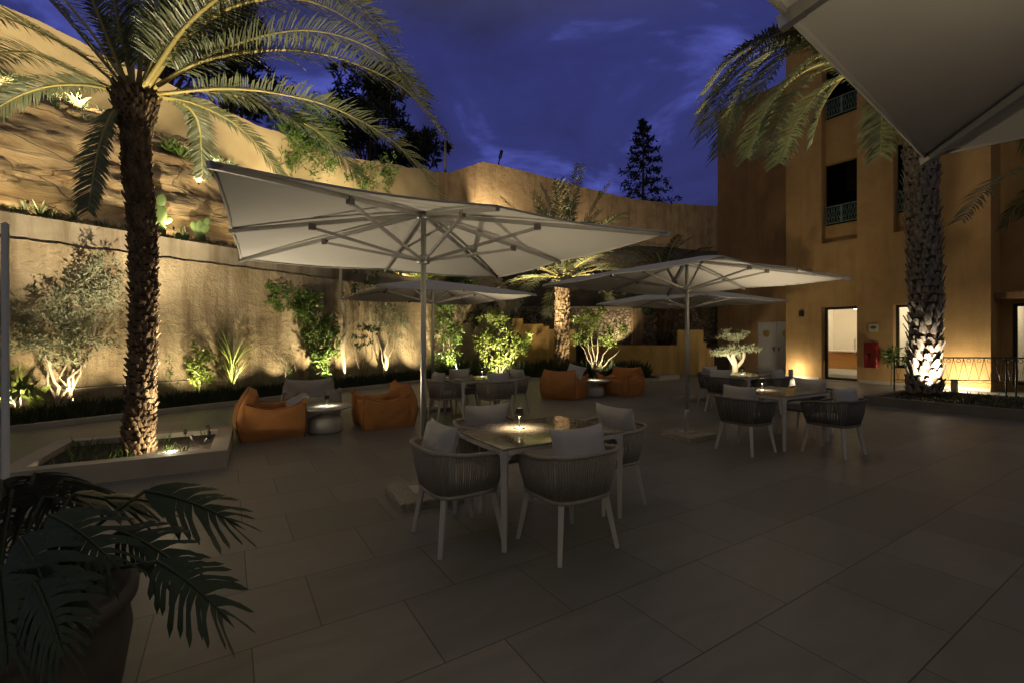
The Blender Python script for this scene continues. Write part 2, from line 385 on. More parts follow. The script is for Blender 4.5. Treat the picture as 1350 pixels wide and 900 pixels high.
def pillow(mb, w, h, t, M4, conc=.10, n=12, seed=0):
    vs = []
    for sgn in (1, -1):
        for j in range(n + 1):
            for i in range(n + 1):
                u, v = 2 * i / n - 1, 2 * j / n - 1
                x = w / 2 * u * (1 - conc * (1 - v * v)); y = h / 2 * v * (1 - conc * (1 - u * u))
                th = t / 2 * ((1 - u ** 4) * (1 - v ** 4)) ** .5
                th *= 1 + .25 * mnoise.noise(Vector((u * 1.7 + seed, v * 1.7, sgn)))
                vs.append(M4 @ Vector((x, y, sgn * th)))
    fs = []; k = (n + 1) ** 2
    for s_ in (0, 1):
        for j in range(n):
            for i in range(n):
                q = (s_ * k + j * (n + 1) + i, s_ * k + j * (n + 1) + i + 1, s_ * k + (j + 1) * (n + 1) + i + 1, s_ * k + (j + 1) * (n + 1) + i)
                fs.append(q if s_ == 0 else q[::-1])
    mb.add(vs, fs, True)


# --------------------------------------------------------------------------------------------- plants
def frond(mb, rb, pts, L=.5, n=60, wid=.028, droop=.35, r0=.03, lift=.25, start=.1, seg=26, spread=.75):
    c = catmull(pts, seg); k = len(c); FL = sum((c[i + 1] - c[i]).length for i in range(k - 1)); L = min(L, .25 * FL if FL > 2.2 else .17 * FL)
    rb.tube(c, [max(.004, r0 * (1 - .9 * i / (k - 1))) for i in range(k)], 6, flat=.6)
    for q in range(n):
        t = start + (1 - start) * (q + .5) / n
        x = t * (k - 1); i = min(int(x), k - 2); p = c[i].lerp(c[i + 1], x - i)
        T = (c[i + 1] - c[i]).normalized()
        U = Vector((0, 0, 1)) - T * T.z
        U = U.normalized() if U.length > .05 else T.orthogonal().normalized()
        Sd = T.cross(U).normalized()
        tt = (t - start) / (1 - start)
        ln = L * (.28 + .72 * math.sin(math.pi * min(1, .12 + .62 * tt)) ** .8) * (1 if tt < .8 else 1 - 1.6 * (tt - .8))
        for sg in (-1, 1):
            l = ln * random.uniform(.82, 1.1); f = spread * (.55 + .75 * tt) + random.uniform(-.12, .12)
            d = (Sd * sg + T * f + U * (lift + random.uniform(-.16, .16))).normalized()
            m_ = p + d * l * .55 + Vector((0, 0, -droop * l * .12)); e_ = p + d * l + Vector((0, 0, -droop * l * random.uniform(.35, .7)))
            wv = T.cross(d).cross(d).normalized() * wid * .5
            wv = (wv + U * random.uniform(-.3, .3) * wid * .5)
            mb.add([p + wv * .6, p - wv * .6, m_ + wv, m_ - wv, e_], [(0, 1, 3, 2), (2, 3, 4)])


def frond_curve(o, az, el, L, bend=1.3, n=6):
    pts = [Vector(o)]; p = Vector(o); e = el
    for i in range(n):
        e_ = e - bend * ((i + .5) / n) ** 1.3
        p = p + Vector((math.cos(az) * math.cos(e_), math.sin(az) * math.cos(e_), math.sin(e_))) * (L / n); pts.append(p.copy())
    return pts


def stubs(mb, path, rad, rows, per, ln, wd, tk, tilt=.5, jit=.25, t0=0, t1=1):
    """overlapping cut leaf bases spiralling up a palm trunk"""
    k = len(path)
    for r in range(rows):
        t = t0 + (t1 - t0) * (r + .5) / rows; x = t * (k - 1); i = min(int(x), k - 2)
        p = path[i].lerp(path[i + 1], x - i); rr = rad(t)
        for q in range(per):
            a = 2 * math.pi * (q + .5 * (r % 2) + random.uniform(-jit, jit) * .5) / per + r * .377
            o = Vector((math.cos(a), math.sin(a), 0)); s_ = Vector((-math.sin(a), math.cos(a), 0)); u = Vector((0, 0, 1))
            tl = tilt * random.uniform(.6, 1.4); l = ln * random.uniform(.6, 1.4); w_ = wd * random.uniform(.75, 1.2)
            d = (u * math.cos(tl) + o * math.sin(tl)); nn = (o * math.cos(tl) - u * math.sin(tl))
            b = p + o * (rr * .93) + u * random.uniform(-jit, jit) * ln * .5
            e_ = b + d * l + s_ * random.uniform(-.15, .15) * w_
            mb.add([b + s_ * w_ * .5, b + s_ * w_ * .16 + nn * tk, b - s_ * w_ * .16 + nn * tk, b - s_ * w_ * .5,
                    e_ + s_ * w_ * .19, e_ + s_ * w_ * .08 + nn * tk * .6, e_ - s_ * w_ * .08 + nn * tk * .6, e_ - s_ * w_ * .19],
                   [(0, 1, 5, 4), (1, 2, 6, 5), (2, 3, 7, 6), (4, 5, 6, 7), (3, 0, 4, 7)])


def leaf_quad(mb, p, d, n_, l, w_):
    s_ = d.cross(n_)
    if s_.length < 1e-4: s_ = d.orthogonal()
    s_.normalize(); up = s_.cross(d).normalized()
    mb.add([p, p + d * l * .45 + s_ * w_ * .5 + up * l * .08, p + d * l, p + d * l * .45 - s_ * w_ * .5 + up * l * .08], [(0, 1, 2), (0, 2, 3)])


def rvec():
    z = random.uniform(-1, 1); a = random.uniform(0, 2 * math.pi); r = math.sqrt(1 - z * z)
    return Vector((r * math.cos(a), r * math.sin(a), z))


def foliage(mb, clumps, l, w_, up=.25):
    """clumps: (centre, (rx,ry,rz), count): leaves crowd the outside of each clump, with bare gaps"""
    for c, r, n in clumps:
        c = Vector(c); sub = [rvec() * random.uniform(.35, 1) for _ in range(max(4, n // 22))]
        for _ in range(n):
            s_ = random.choice(sub) + rvec() * random.uniform(.05, .34)
            p = c + Vector((s_.x * r[0], s_.y * r[1], s_.z * r[2]))
            d = (rvec() + s_ * .6 + Vector((0, 0, up))).normalized()
            k = random.uniform(.65, 1.25)
            leaf_quad(mb, p, d, rvec(), l * k, w_ * k)


def branches(mb, base, tips, r0, r1=.006, wob=.12, n=7):
    for t in tips:
        b = Vector(base); t = Vector(t); mid = []
        for i in range(n + 1):
            k = i / n
            p = b.lerp(t, k); p.z = b.z + (t.z - b.z) * (k ** .85)
            p += rvec() * wob * (t - b).length * .22 * math.sin(math.pi * k); mid.append(p)
        mb.tube(mid, [r0 + (r1 - r0) * (i / n) ** .8 for i in range(n + 1)], 6)


# bed along the tall wall: s runs along it, n from the kerb (0) to the wall face (1)
W0 = Vector((-8.37, 7.44, 0)); WD = Vector((.521, .853, 0)).normalized(); WN = Vector((-WD.y, WD.x, 0))
WZ = math.atan2(WD.y, WD.x)


def wp(s, n, z=0): return W0 + WD * s + WN * n + Vector((0, 0, z))


def bed(u, n=.5, z=0):
    r = (u - CU) / F; b = W0 + WN * n
    return wp((r * b.y - b.x) / (WD.x - r * WD.y), n, z)


def at(u, v, Y): return P(u, v, Y)


# --------------------------------------------------------------------------------------------- ground and planting soil
g = MB().add([(-90, -40, 0), (90, -40, 0), (90, 160, 0), (-90, 160, 0)], [(0, 1, 2, 3)]).build('ground', 'paving'); struct(g)
bedpoly = [wp(-8, 0), wp(10.2, 0), Vector((-2.1, 16.9, 0)), Vector((5.3, 16.4, 0)), Vector((5.6, 17.6, 0)), Vector((5.4, 19.6, 0)), wp(16.2, .94), wp(-8, .94)]
struct(MB().prism(bedpoly, .004, .07).build('planting_bed', 'soil'))

# kerbs of the long bed
kb = thing('bed_kerb', 'low cream stone kerb edging the long planting bed below the tall wall', 'kerb')
mb = MB()
for p, q in ((wp(-8, 0), wp(10.2, 0)), (wp(10.2, 0), Vector((-2.1, 16.9, 0))), (Vector((-2.1, 16.9, 0)), Vector((5.3, 16.4, 0)))):
    d = (q - p).normalized(); n_ = Vector((d.y, -d.x, 0)); mb.prism([p - d * .0, q, q + n_ * .12, p + n_ * .12], 0, .10)
mb.build('kerb_stone', 'kerb', kb)
MB().prism([Vector((5.31, 16.4, 0)), Vector((6.35, 17.25, 0)), Vector((6.25, 17.55, 0)), Vector((5.31, 16.8, 0))], 0, .16).build('kerb_end', 'kerb', kb)

# --------------------------------------------------------------------------------------------- tall retaining wall
rw = thing('retaining_wall', 'tall rough rendered retaining wall with smooth concrete coping behind the planting bed', 'wall')


def wall_strip(name, s0, s1, n0, n1, zb, zt, m, parent, jag=0, ds=.4):
    k = int((s1 - s0) / ds); mb = MB(); vs = []
    for i in range(k + 1):
        s = s0 + (s1 - s0) * i / k; t = zt(s) if callable(zt) else zt; b = zb(s) if callable(zb) else zb
        j = jag * mnoise.fractal(Vector((s * 2.6, n0, 3)), .6, 2.2, 5)
        vs += [wp(s, n0, b), wp(s, n0, t + j), wp(s, n1, t + j), wp(s, n1, b)]
    fs = []
    for i in range(k):
        o = 4 * i
        for a in range(4): fs.append((o + a, o + (a + 1) % 4, o + 4 + (a + 1) % 4, o + 4 + a))
    fs += [(0, 1, 2, 3)[::-1], tuple(4 * k + a for a in range(4))]
    return mb.add(vs, fs).build(name, m, parent)


wall_strip('rough_face', -8, 18.6, .96, 1.3, 0, 3.335, 'stucco', rw, .028, .05)
wall_strip('coping', -8, 18.6, 1.06, 1.34, 3.30, 3.82, 'coping_stain', rw)
# slim white pipe along the wall foot
tag(MB().tube([wp(-3, .9, .56), wp(3.2, .9, .56)], .012, 8).build('wall_pipe', 'white_metal'), 'thin white pipe running along the foot of the rough wall behind the olive tree', 'pipe')

# --------------------------------------------------------------------------------------------- rocky slope and upper walls
def up_z(s): return np.interp(s, [-8, 1, 7, 11, 16.3, 17.4, 20], [10.0, 9.72, 9.27, 9.38, 10.45, 10.6, 10.6])
def slope_z(s, n):
    return np.interp(n, [1.3, 1.85, 2.3, 3.3, 3.7, 5.65], [3.78, 3.98, 4.75, 6.75, 7.15, 8.3]) + (up_b(s) - 8.2) * np.interp(n, [1.85, 3.7], [0, 1])
def up_b(s): return np.interp(s, [-8, 1, 7, 12, 20], [8.35, 8.2, 7.6, 7.1, 6.9])


mb = MB(); ns, nn_ = 320, 96; vs = []
for j in range(nn_ + 1):
    for i in range(ns + 1):
        s = -8 + 27 * i / ns; n = 1.3 + 4.35 * j / nn_; t = j / nn_
        base = slope_z(s, n)
        st = base * 1.15 + s * .10 + .5 * mnoise.noise(Vector((s * .3, n * .3, 1)))
        ter = (math.floor(st) + min(1, max(0, (st - math.floor(st)) * 1.9)) ** 1.5) - st      # ledges between the strata
        z = base + .22 * (ter - .2) * math.sin(math.pi * min(1, t * 1.05 + .02)) + .18 * mnoise.fractal(Vector((s * .9, n * .9, 2)), .8, 2, 5) * min(1, t * 6)
        off = (.20 * mnoise.fractal(Vector((s * .7, z * 1.9, 7)), .7, 2.1, 6) + .07 * mnoise.noise(Vector((s * 1.4, z * 7, 9)))) * min(1, t * 5)
        zz = z * 1.25 + s * .07 + .35 * mnoise.noise(Vector((s * .5, z * .5, 11))); row = math.floor(zz)
        cs = s * .42 + 7.3 * math.sin(row * 12.9898) + .25 * mnoise.noise(Vector((s, z * 1.5, 13))); cell = math.floor(cs)
        hsh = math.sin(row * 127.1 + cell * 311.7) * 43758.5453; hsh -= math.floor(hsh); fz, fc = zz - row, cs - cell
        edge = min(1, min(fz, 1 - fz) / .10, min(fc, 1 - fc) / .05)
        off += ((hsh - .5) * .18 + .07 * (1 - edge)) * min(1, t * 8) * min(1, (1 - t) * 8)
        vs.append(wp(s, n + off, z))
fs = [(j * (ns + 1) + i, j * (ns + 1) + i + 1, (j + 1) * (ns + 1) + i + 1, (j + 1) * (ns + 1) + i) for j in range(nn_) for i in range(ns)]
struct(mb.add(vs, fs, True).build('rock_slope', 'rock'))

uw = thing('boundary_wall', 'ochre plastered boundary wall with sloping top along the rock slope', 'wall')
wall_strip('wall_face', -8, 17.35, 5.5, 5.9, lambda s: up_b(s) - .8, up_z, 'ochre_wall', uw, .08)

rd = thing('ridge_wall', 'brown plastered ridge wall rising to a peak below the blue sky', 'wall')
rp = [(572, 226, 24.9), (592, 228, 25.6), (614, 221, 26.2), (636, 213.5, 26.9), (650, 216, 27.3), (700, 228, 28.5), (760, 245, 30), (830, 262, 32), (880, 268, 33), (945, 272, 34), (1010, 276, 35)]
mb = MB(); vs = []
for u, v, Y in rp:
    p = P(u, v, Y); q = p + Vector((0, .5, 0)); vs += [(p.x, p.y, 6.5), tuple(p), tuple(q), (q.x, q.y, 6.5)]
fs = []
for i in range(len(rp) - 1):
    for a in range(4): fs.append((4 * i + a, 4 * i + (a + 1) % 4, 4 * i + 4 + (a + 1) % 4, 4 * i + 4 + a))
mb.add(vs, fs + [(3, 2, 1, 0), tuple(4 * (len(rp) - 1) + a for a in range(4))]).build('wall_face', 'ochre_dark', rd)

# hillside between the stone wall and the ridge wall
mb = MB(); vs = []; nu, nv = 60, 24
for j in range(nv + 1):
    for i in range(nu + 1):
        u = 560 + 480 * i / nu; t = j / nv
        Y0 = 24.3; Y1 = np.interp(u, [582, 640, 700, 830, 945, 1040], [25.5, 27.3, 28.8, 32.3, 34.3, 35.3]) + .2
        Y = Y0 + (Y1 - Y0) * t; z = 2.9 + (8.2 - 2.9) * t ** .8 + .7 * mnoise.fractal(Vector((u * .012, t * 3, 4)), .8, 2, 4) * math.sin(math.pi * t)
        vs.append(((u - CU) / F * Y, Y, z))
struct(mb.add(vs, [(j * (nu + 1) + i, j * (nu + 1) + i + 1, (j + 1) * (nu + 1) + i + 1, (j + 1) * (nu + 1) + i) for j in range(nv) for i in range(nu)], True).build('hillside', 'hill'))
# land behind the walls, up to the trees
mb = MB(); vs = []
for s in np.linspace(-8, 24, 17):
    for n, dz in ((5.9, -1.2), (9, -.4), (16, 1.0), (30, 4), (60, 4)): vs.append(wp(s, n, up_z(s) - .6 + dz))
struct(mb.add(vs, [(i * 5 + j, i * 5 + 5 + j, i * 5 + 6 + j, i * 5 + j + 1) for i in range(16) for j in range(4)], True).build('upper_terrain', 'hill'))
mb = MB(); vs = []
for u, v, Y in rp:
    for dy, dz in ((.6, -.9), (6, -.5), (18, .5), (50, 1)): p = P(u, v, Y); vs.append((p.x * (1 + dy / Y), p.y + dy, p.z + dz))
struct(mb.add(vs, [(i * 4 + j, i * 4 + 4 + j, i * 4 + 5 + j, i * 4 + j + 1) for i in range(len(rp) - 1) for j in range(3)], True).build('ridge_terrain', 'hill'))

# --------------------------------------------------------------------------------------------- rubble wall, yellow garden walls
sw = thing('rubble_wall', 'rubble stone wall with flat top below the dark hillside', 'wall')
MB().box(.35, 11.5, 23.6, 24.0, 0, 3.05).build('stone_face', 'rubble', sw)
MB().box(.3, 11.5, 23.52, 24.05, 3.05, 3.15).build('coping', 'kerb_dark', sw)
MB().box(6.2, 6.75, 23.42, 23.6, 0, 3.05).build('pilaster', 'ochre_dark', sw)

ya = thing('stepped_wall', 'yellow rendered wall with stepped top behind the lit palm trunk', 'wall')
mb = MB()
for u0, u1, v in ((676, 690, 420), (690, 716, 427), (716, 724, 430), (724, 759, 434)):
    a = P(u0, v, 20.4); b = P(u1, v, 20.4); mb.box(a.x, b.x, 20.4, 20.75, 0, a.z)
mb.build('wall_face', 'yellow', ya)
yb = thing('planter_wall', 'low yellow rendered wall with flat top ending in a stepped pier', 'wall')
mb = MB()
a = P(772, 455, 20.2); b = P(893, 455, 19.5)
mb.prism([(a.x, 20.2), (b.x, 19.5), (b.x + .1, 19.85), (a.x + .1, 20.55)], 0, 1.22)
mb.build('wall_face', 'yellow', yb)
mb = MB(); a = P(893, 435, 19.5); b = P(921, 435, 19.1)
mb.prism([(a.x, 19.5), (b.x, 19.1), (b.x + .35, 19.45), (a.x + .1, 19.86)], 0, 1.88)
mb.build('pier', 'yellow', yb)
mb = MB()
for k, zz in enumerate((1.62, 1.36, 1.1, .85)):
    mb.prism([(b.x + .002 + .30 * k, 19.12 + .30 * k), (b.x + .30 * k + .30, 19.42 + .30 * k), (b.x + .30 * k + .2, 19.72 + .30 * k), (b.x - .05 + .30 * k + .05, 19.46 + .30 * k)], 0, zz)
mb.build('stair_parapet', 'yellow', yb)
MB().box(3.3, 11.2, 20.75, 23.3, 0, 1.15).build('raised_soil', 'soil')
bpy.data.objects['raised_soil']['kind'] = 'structure'

# --------------------------------------------------------------------------------------------- hotel building
bld = thing('hotel_building', 'tall ochre rendered building with balconies and lit ground floor door', 'building', (0, 0, 0), TH)
FA = 18.6
mb = MB(); TOP = 13.4
for b0, b1 in ((3.8, 4.93), (6.06, 7.08), (8.2, 9.46)): mb.box(FA, FA + .4, b0, b1, 0, TOP)
mb.box(FA, FA + .4, 7.08, 8.2, 2.66, 5.0); mb.box(FA, FA + .4, 4.93, 6.06, 2.62, 5.0); mb.box(FA, FA + .4, 4.93, 6.06, 0, .56)
for b0, b1 in ((4.93, 6.06), (7.08, 8.2)):
    for z0, z1 in ((5.0, 5.68), (7.95, 9.62), (12.0, TOP)): mb.box(FA + .3, FA + .5, b0, b1, z0, z1)
mb.box(FA + .4, FA + 7, 9.26, 9.46, 0, TOP); mb.box(FA + .4, FA + 1.0, 3.8, 4.0, 0, TOP)
mb.box(FA - .05, FA + 7, 3.75, 9.5, TOP, TOP + .15)
mb.build('wall', 'facade', bld)
mb = MB()
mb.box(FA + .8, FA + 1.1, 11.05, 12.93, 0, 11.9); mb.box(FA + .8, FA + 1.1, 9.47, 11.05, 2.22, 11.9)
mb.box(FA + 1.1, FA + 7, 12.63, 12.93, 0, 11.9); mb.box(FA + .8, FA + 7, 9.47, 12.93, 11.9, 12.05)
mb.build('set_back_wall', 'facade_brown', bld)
mb = MB()
mb.box(FA + 1.0, FA + 1.3, 3.56, 3.8, 0, 13.4); mb.box(FA + 1.0, FA + 1.3, 2.2, 3.56, 0, .18); mb.box(FA + 1.0, FA + 1.3, 2.2, 3.56, 2.55, 13.4); mb.box(FA + 1.0, FA + 1.3, -6, 2.2, 0, 13.4)
mb.build('side_wing_wall', 'facade', bld)
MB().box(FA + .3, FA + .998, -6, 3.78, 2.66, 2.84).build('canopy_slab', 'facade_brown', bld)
MB().box(FA + .5, FA + 4, 4.0, 9.25, 5.6, 5.75).build('upper_floor', 'dark_in', bld)
MB().box(FA + 2.4, FA + 2.5, 4.0, 9.25, 5.75, TOP).build('dark_room', 'dark_in', bld)
# ground floor rooms
mb = MB()
mb.box(FA + 3.2, FA + 3.3, 4.2, 9.2, 0, 3.0); mb.box(FA + .4, FA + 3.2, 4.1, 4.2, 0, 3); mb.box(FA + .4, FA + 3.2, 9.16, 9.25, 0, 3); mb.box(FA + .4, FA + 3.3, 4.1, 9.25, 3.0, 3.1); mb.box(FA + .45, FA + 3.2, 6.3, 6.4, .03, 3)
mb.build('interior_wall', 'interior', bld)
MB().box(FA + .4, FA + 3.2, 4.2, 9.16, .0, .025).build('interior_floor', 'floor_in', bld)
MB().box(FA + 1.6, FA + 2.2, 6.42, 9.15, .35, 1.0).build('reception_counter', 'wood', bld)
MB().box(FA + 1.55, FA + 2.25, 6.42, 9.15, 1.0, 1.05).build('counter_top', 'cast', bld)
mb = MB(); mb.box(FA + 4.2, FA + 4.3, -2, 4, 0, 3); mb.box(FA + 1.3, FA + 4.2, 3.7, 3.79, 0, 3); mb.box(FA + 1.3, FA + 4.2, -2, 3.7, 2.95, 3.0)
mb.build('side_room_wall', 'interior', bld)


def window(name, a, b0, b1, z0, z1, fw=.07, mull=True, handle=False):
    m_ = MB(); d = .07
    m_.box(a, a + d, b0, b0 + fw, z0, z1); m_.box(a, a + d, b1 - fw, b1, z0, z1); m_.box(a, a + d, b0 + fw, b1 - fw, z1 - fw, z1); m_.box(a, a + d, b0 + fw, b1 - fw, z0, z0 + fw)
    o = m_.build(name, 'black', bld)
    MB().box(a + .03, a + .036, b0 + fw, b1 - fw, z0 + fw, z1 - fw).build('pane', 'glass', o)
    if handle: MB().tube([(a - .04, b0 + .15, .9), (a - .04, b0 + .15, 1.5)], .013, 8).build('handle', 'alu', o)
    return o


window('glass_door', FA + .27, 7.08, 8.2, .02, 2.66, .09, handle=True)
window('window', FA + .22, 4.93, 6.06, .57, 2.62, .08)
window('window', FA + 1.08, 2.2, 3.56, .18, 2.55, .09)
MB().box(FA - .12, FA + .26, 7.0, 8.28, 0, .016).build('door_step', 'kerb', bld)
MB().box(FA - .03, FA - .001, 3.8, 7.0, 0, .10).build('plinth', 'kerb', bld)
MB().box(FA - .03, FA - .001, 8.28, 9.46, 0, .10).build('plinth', 'kerb', bld)
# double service door with portholes
for b0, b1, hb in ((10.26, 11.04, 10.36), (9.47, 10.25, 10.16)):
    d = MB().box(FA + .84, FA + .9, b0, b1, .02, 2.21).build('service_door', 'white_door', bld)
    c = (b0 + b1) / 2 + .02
    rot = Matrix.Translation((FA + .84, c, 1.72)) @ Matrix.Rotation(R(-90), 4, 'Y')
    MB().lathe([(.13, -.004), (.15, -.004), (.15, .012), (.12, .012)], 24, M4=rot).build('porthole_ring', 'brass', d)
    MB().lathe([(.119, .002), (.119, .006)], 24, M4=rot).build('porthole', 'led', d)
    MB().box(FA + .79, FA + .84, hb - .01, hb + .01, 1.0, 1.16).tube([(FA + .79, hb, 1.12), (FA + .79, hb + (.1 if b0 > 10 else -.1), 1.12)], .009, 6).build('handle', 'black', d)


def balcony(b0, b1, z0, z1, a):
    o = MB().box(a, a + .03, b0, b1, z1 - .03, z1).box(a, a + .03, b0, b1, z0, z0 + .03).box(a - .004, a + .034, (b0 + b1) / 2 - .025, (b0 + b1) / 2 + .025, z0, z1).build('balcony_railing', 'iron', bld)
    m_ = MB(); n = 6
    for k in range(n):
        c = b0 + (b1 - b0) * (k + .5) / n; r = (b1 - b0) / n * .42; zc = (z0 + z1) / 2
        m_.tube([(a + .015, c + r * math.cos(q) * .9, zc + (z1 - z0) * .40 * math.sin(q)) for q in np.linspace(0, 2 * math.pi, 13)], .009, 5, cap=False)
        for sg in (-1, 1):
            m_.tube([(a + .015, c + r * .55 * math.cos(q) * (1 - q / 9), zc + sg * (z1 - z0) * .2 + r * .6 * math.sin(q) * (1 - q / 9)) for q in np.linspace(0, 5.5, 10)], .008, 5, cap=False)
        m_.tube([(a + .015, c - r, z0 + .03), (a + .015, c + r, z1 - .03)], .006, 5); m_.tube([(a + .015, c + r, z0 + .03), (a + .015, c - r, z1 - .03)], .006, 5)
    m_.build('scrollwork', 'iron', o)


for b0, b1 in ((4.95, 6.04), (7.10, 8.18)):
    balcony(b0, b1, 5.72, 6.36, FA + .2); balcony(b0, b1, 9.66, 10.3, FA + .2)


def facade_pt(b, z, a=FA): return AX * a + BX * b + Vector((0, 0, z))


# wall things
t_ = thing('fire_cabinet', 'red metal fire hose cabinet on the ochre wall beside the lit door', 'fire cabinet', facade_pt(6.63, .54), TH)
MB().cbox(-.20, -.002, -.19, .19, 0, .86, .015).build('body', 'red', t_)
MB().box(-.208, -.201, -.165, .165, .03, .83).build('door', 'red', t_)
MB().lathe([(.055, 0), (.06, .012), (.03, .016)], 16, M4=Matrix.Translation((-.208, .03, .42)) @ Matrix.Rotation(R(-90), 4, 'Y')).build('latch', 'black', t_)
t_ = thing('wall_sign', 'small cream square sign with a round brown emblem above the red cabinet', 'sign', facade_pt(6.6, 1.74), TH)
MB().box(-.02, -.002, -.13, .13, 0, .27).build('plate', 'sign', t_)
MB().lathe([(.085, 0), (.085, .003)], 24, M4=Matrix.Translation((-.021, 0, .15)) @ Matrix.Rotation(R(-90), 4, 'Y') @ Matrix.Scale(.6, 4, (1, 0, 0))).build('emblem', 'sign_ink', t_)
t_ = thing('wall_sconce', 'dark boxy wall light unlit beside the building corner', 'wall light', facade_pt(8.85, 2.35), TH)
MB().cbox(-.16, -.03, -.07, .07, 0, .22, .02).build('shade', 'black', t_); MB().box(-.03, -.002, -.05, .05, .03, .19).build('bracket', 'black', t_)
t_ = thing('floodlight', 'small white floodlight on a bracket high on the ochre wall above the wall light', 'floodlight', facade_pt(8.55, 3.95), TH)
MB().box(-.22, -.002, -.012, .012, 0, .024).build('arm', 'black', t_); MB().cbox(-.30, -.2, -.08, .08, -.06, .07, .02).build('head', 'white_metal', t_)

# interior lamps: the rooms behind the glass are lit
for b, p in ((7.6, 190), (5.4, 130)): point(facade_pt(b, 2.7, FA + 1.3), p, (1, .86, .62), .12)
point(facade_pt(2.6, 2.5, FA + 2.4), 60, (1, .86, .6), .12)
# pot plant inside the window
t_ = thing('window_plant', 'leafy yellow green pot plant standing on the sill behind the window', 'plant', facade_pt(5.72, .57, FA + .42))
mb = MB(); foliage(mb, [((0, 0, .5), (.3, .3, .4), 120)], .22, .05); mb.build('leaves', 'leaf_yellow', t_)
MB().lathe([(.09, 0), (.13, .02), (.15, .24), (.13, .24)], 20).build('pot', 'pot', t_)
t_ = thing('window_plant', 'small dark leafy shrub outside the window next to the thick palm trunk', 'shrub', facade_pt(6.0, 0, FA - .35))
mb = MB(); foliage(mb, [((0, 0, 1.0), (.32, .32, .38), 180)], .2, .045); mb.build('leaves', 'leaf', t_)
MB().tube([(0, 0, 0), (.02, 0, .5), (0, 0, 1.0)], .02, 6).build('stem', 'bark_dark', t_)

# bollard lights against the facade
def bollard(loc, label, pw):
    t_ = thing('bollard_light', label, 'bollard light', loc, TH, 'square bollard lights along the building')
    MB().cbox(-.05, .05, -.07, .07, 0, .36, .008).build('post', 'kerb', t_)
    MB().box(.051, .06, -.05, .05, .22, .34).build('lamp', 'lens', t_)
    point(Vector(loc) + AX * .17 + Vector((0, 0, .30)), pw, (1, .86, .60), .05)


bollard(facade_pt(9.0, 0, FA - .55), 'square bollard light glowing against the building corner behind the chairs', 30)
bollard(Vector((12.75, 13.12, 0)), 'square bollard light glowing on the facade behind the iron railing', 95)

# --------------------------------------------------------------------------------------------- raised palm bed by the building, railing
C0 = Vector((8.2, 10.6, 0))
def cb(a, b, z=0): return C0 + AX * a + BX * b + Vector((0, 0, z))
pb = thing('raised_bed', 'grey kerbed raised bed holding the thick palm by the building', 'planter')
mb = MB(); k = .14
mb.prism([cb(0, 0), cb(0, -6), cb(k, -6), cb(k, -k)][::1], 0, .2); mb.prism([cb(0, 0), cb(k, -k), cb(3.4, -k), cb(3.4, 0)], 0, .2)
mb.build('kerb_stone', 'kerb_dark', pb)
MB().prism([cb(k + .002, -6), cb(3.4, -6), cb(3.4, -k - .002), cb(k + .002, -k - .002)], 0, .15).build('soil', 'soil', pb)
rl = thing('iron_railing', 'black iron railing with zigzag bars behind the thick palm', 'railing')
p0, p1 = Vector((10.35, 12.35, 0)), Vector((15.2, 11.75, 0)); dv = (p1 - p0); ln = dv.length; dv.normalize()
mb = MB(); mb.tube([p0 + Vector((0, 0, 1.02)), p1 + Vector((0, 0, 1.02))], .018, 6).tube([p0 + Vector((0, 0, .42)), p1 + Vector((0, 0, .42))], .012, 6); mb.build('rails', 'black', rl)
for x in (0.02, 2.72, 2.95, 4.85): MB().tube([p0 + dv * x, p0 + dv * x + Vector((0, 0, 1.02))], .018, 6).build('post', 'black', rl)
mb = MB(); n = 20
for i in range(n):
    a, b = p0 + dv * (ln * i / n), p0 + dv * (ln * (i + 1) / n); m_ = (a + b) / 2
    mb.tube([a + Vector((0, 0, 1.0)), m_ + Vector((0, 0, .44)), b + Vector((0, 0, 1.0))], .007, 5, smooth=False)
    mb.tube([m_ + dv * .05 * math.cos(q) + Vector((0, 0, .94 + .05 * math.sin(q))) for q in np.linspace(0, 2 * math.pi, 9)], .006, 5, cap=False)
    mb.tube([a + Vector((0, 0, .38 + .0)), m_ + Vector((0, 0, .34)), b + Vector((0, 0, .38))], .006, 5)
mb.build('zigzag_bars', 'black', rl)
mb = MB()
for _ in range(1500):
    p = cb(random.uniform(.25, 3.2), random.uniform(-5.5, -.3), .14); d = (Vector((0, 0, 1)) + rvec() * .8).normalized(); leaf_quad(mb, p, d, rvec(), random.uniform(.05, .14), .02)
tag(struct(mb.build('ground_cover', 'leaf_dark'), 'stuff'), 'low dark ground cover growing in the grey kerbed raised bed', 'ground cover')

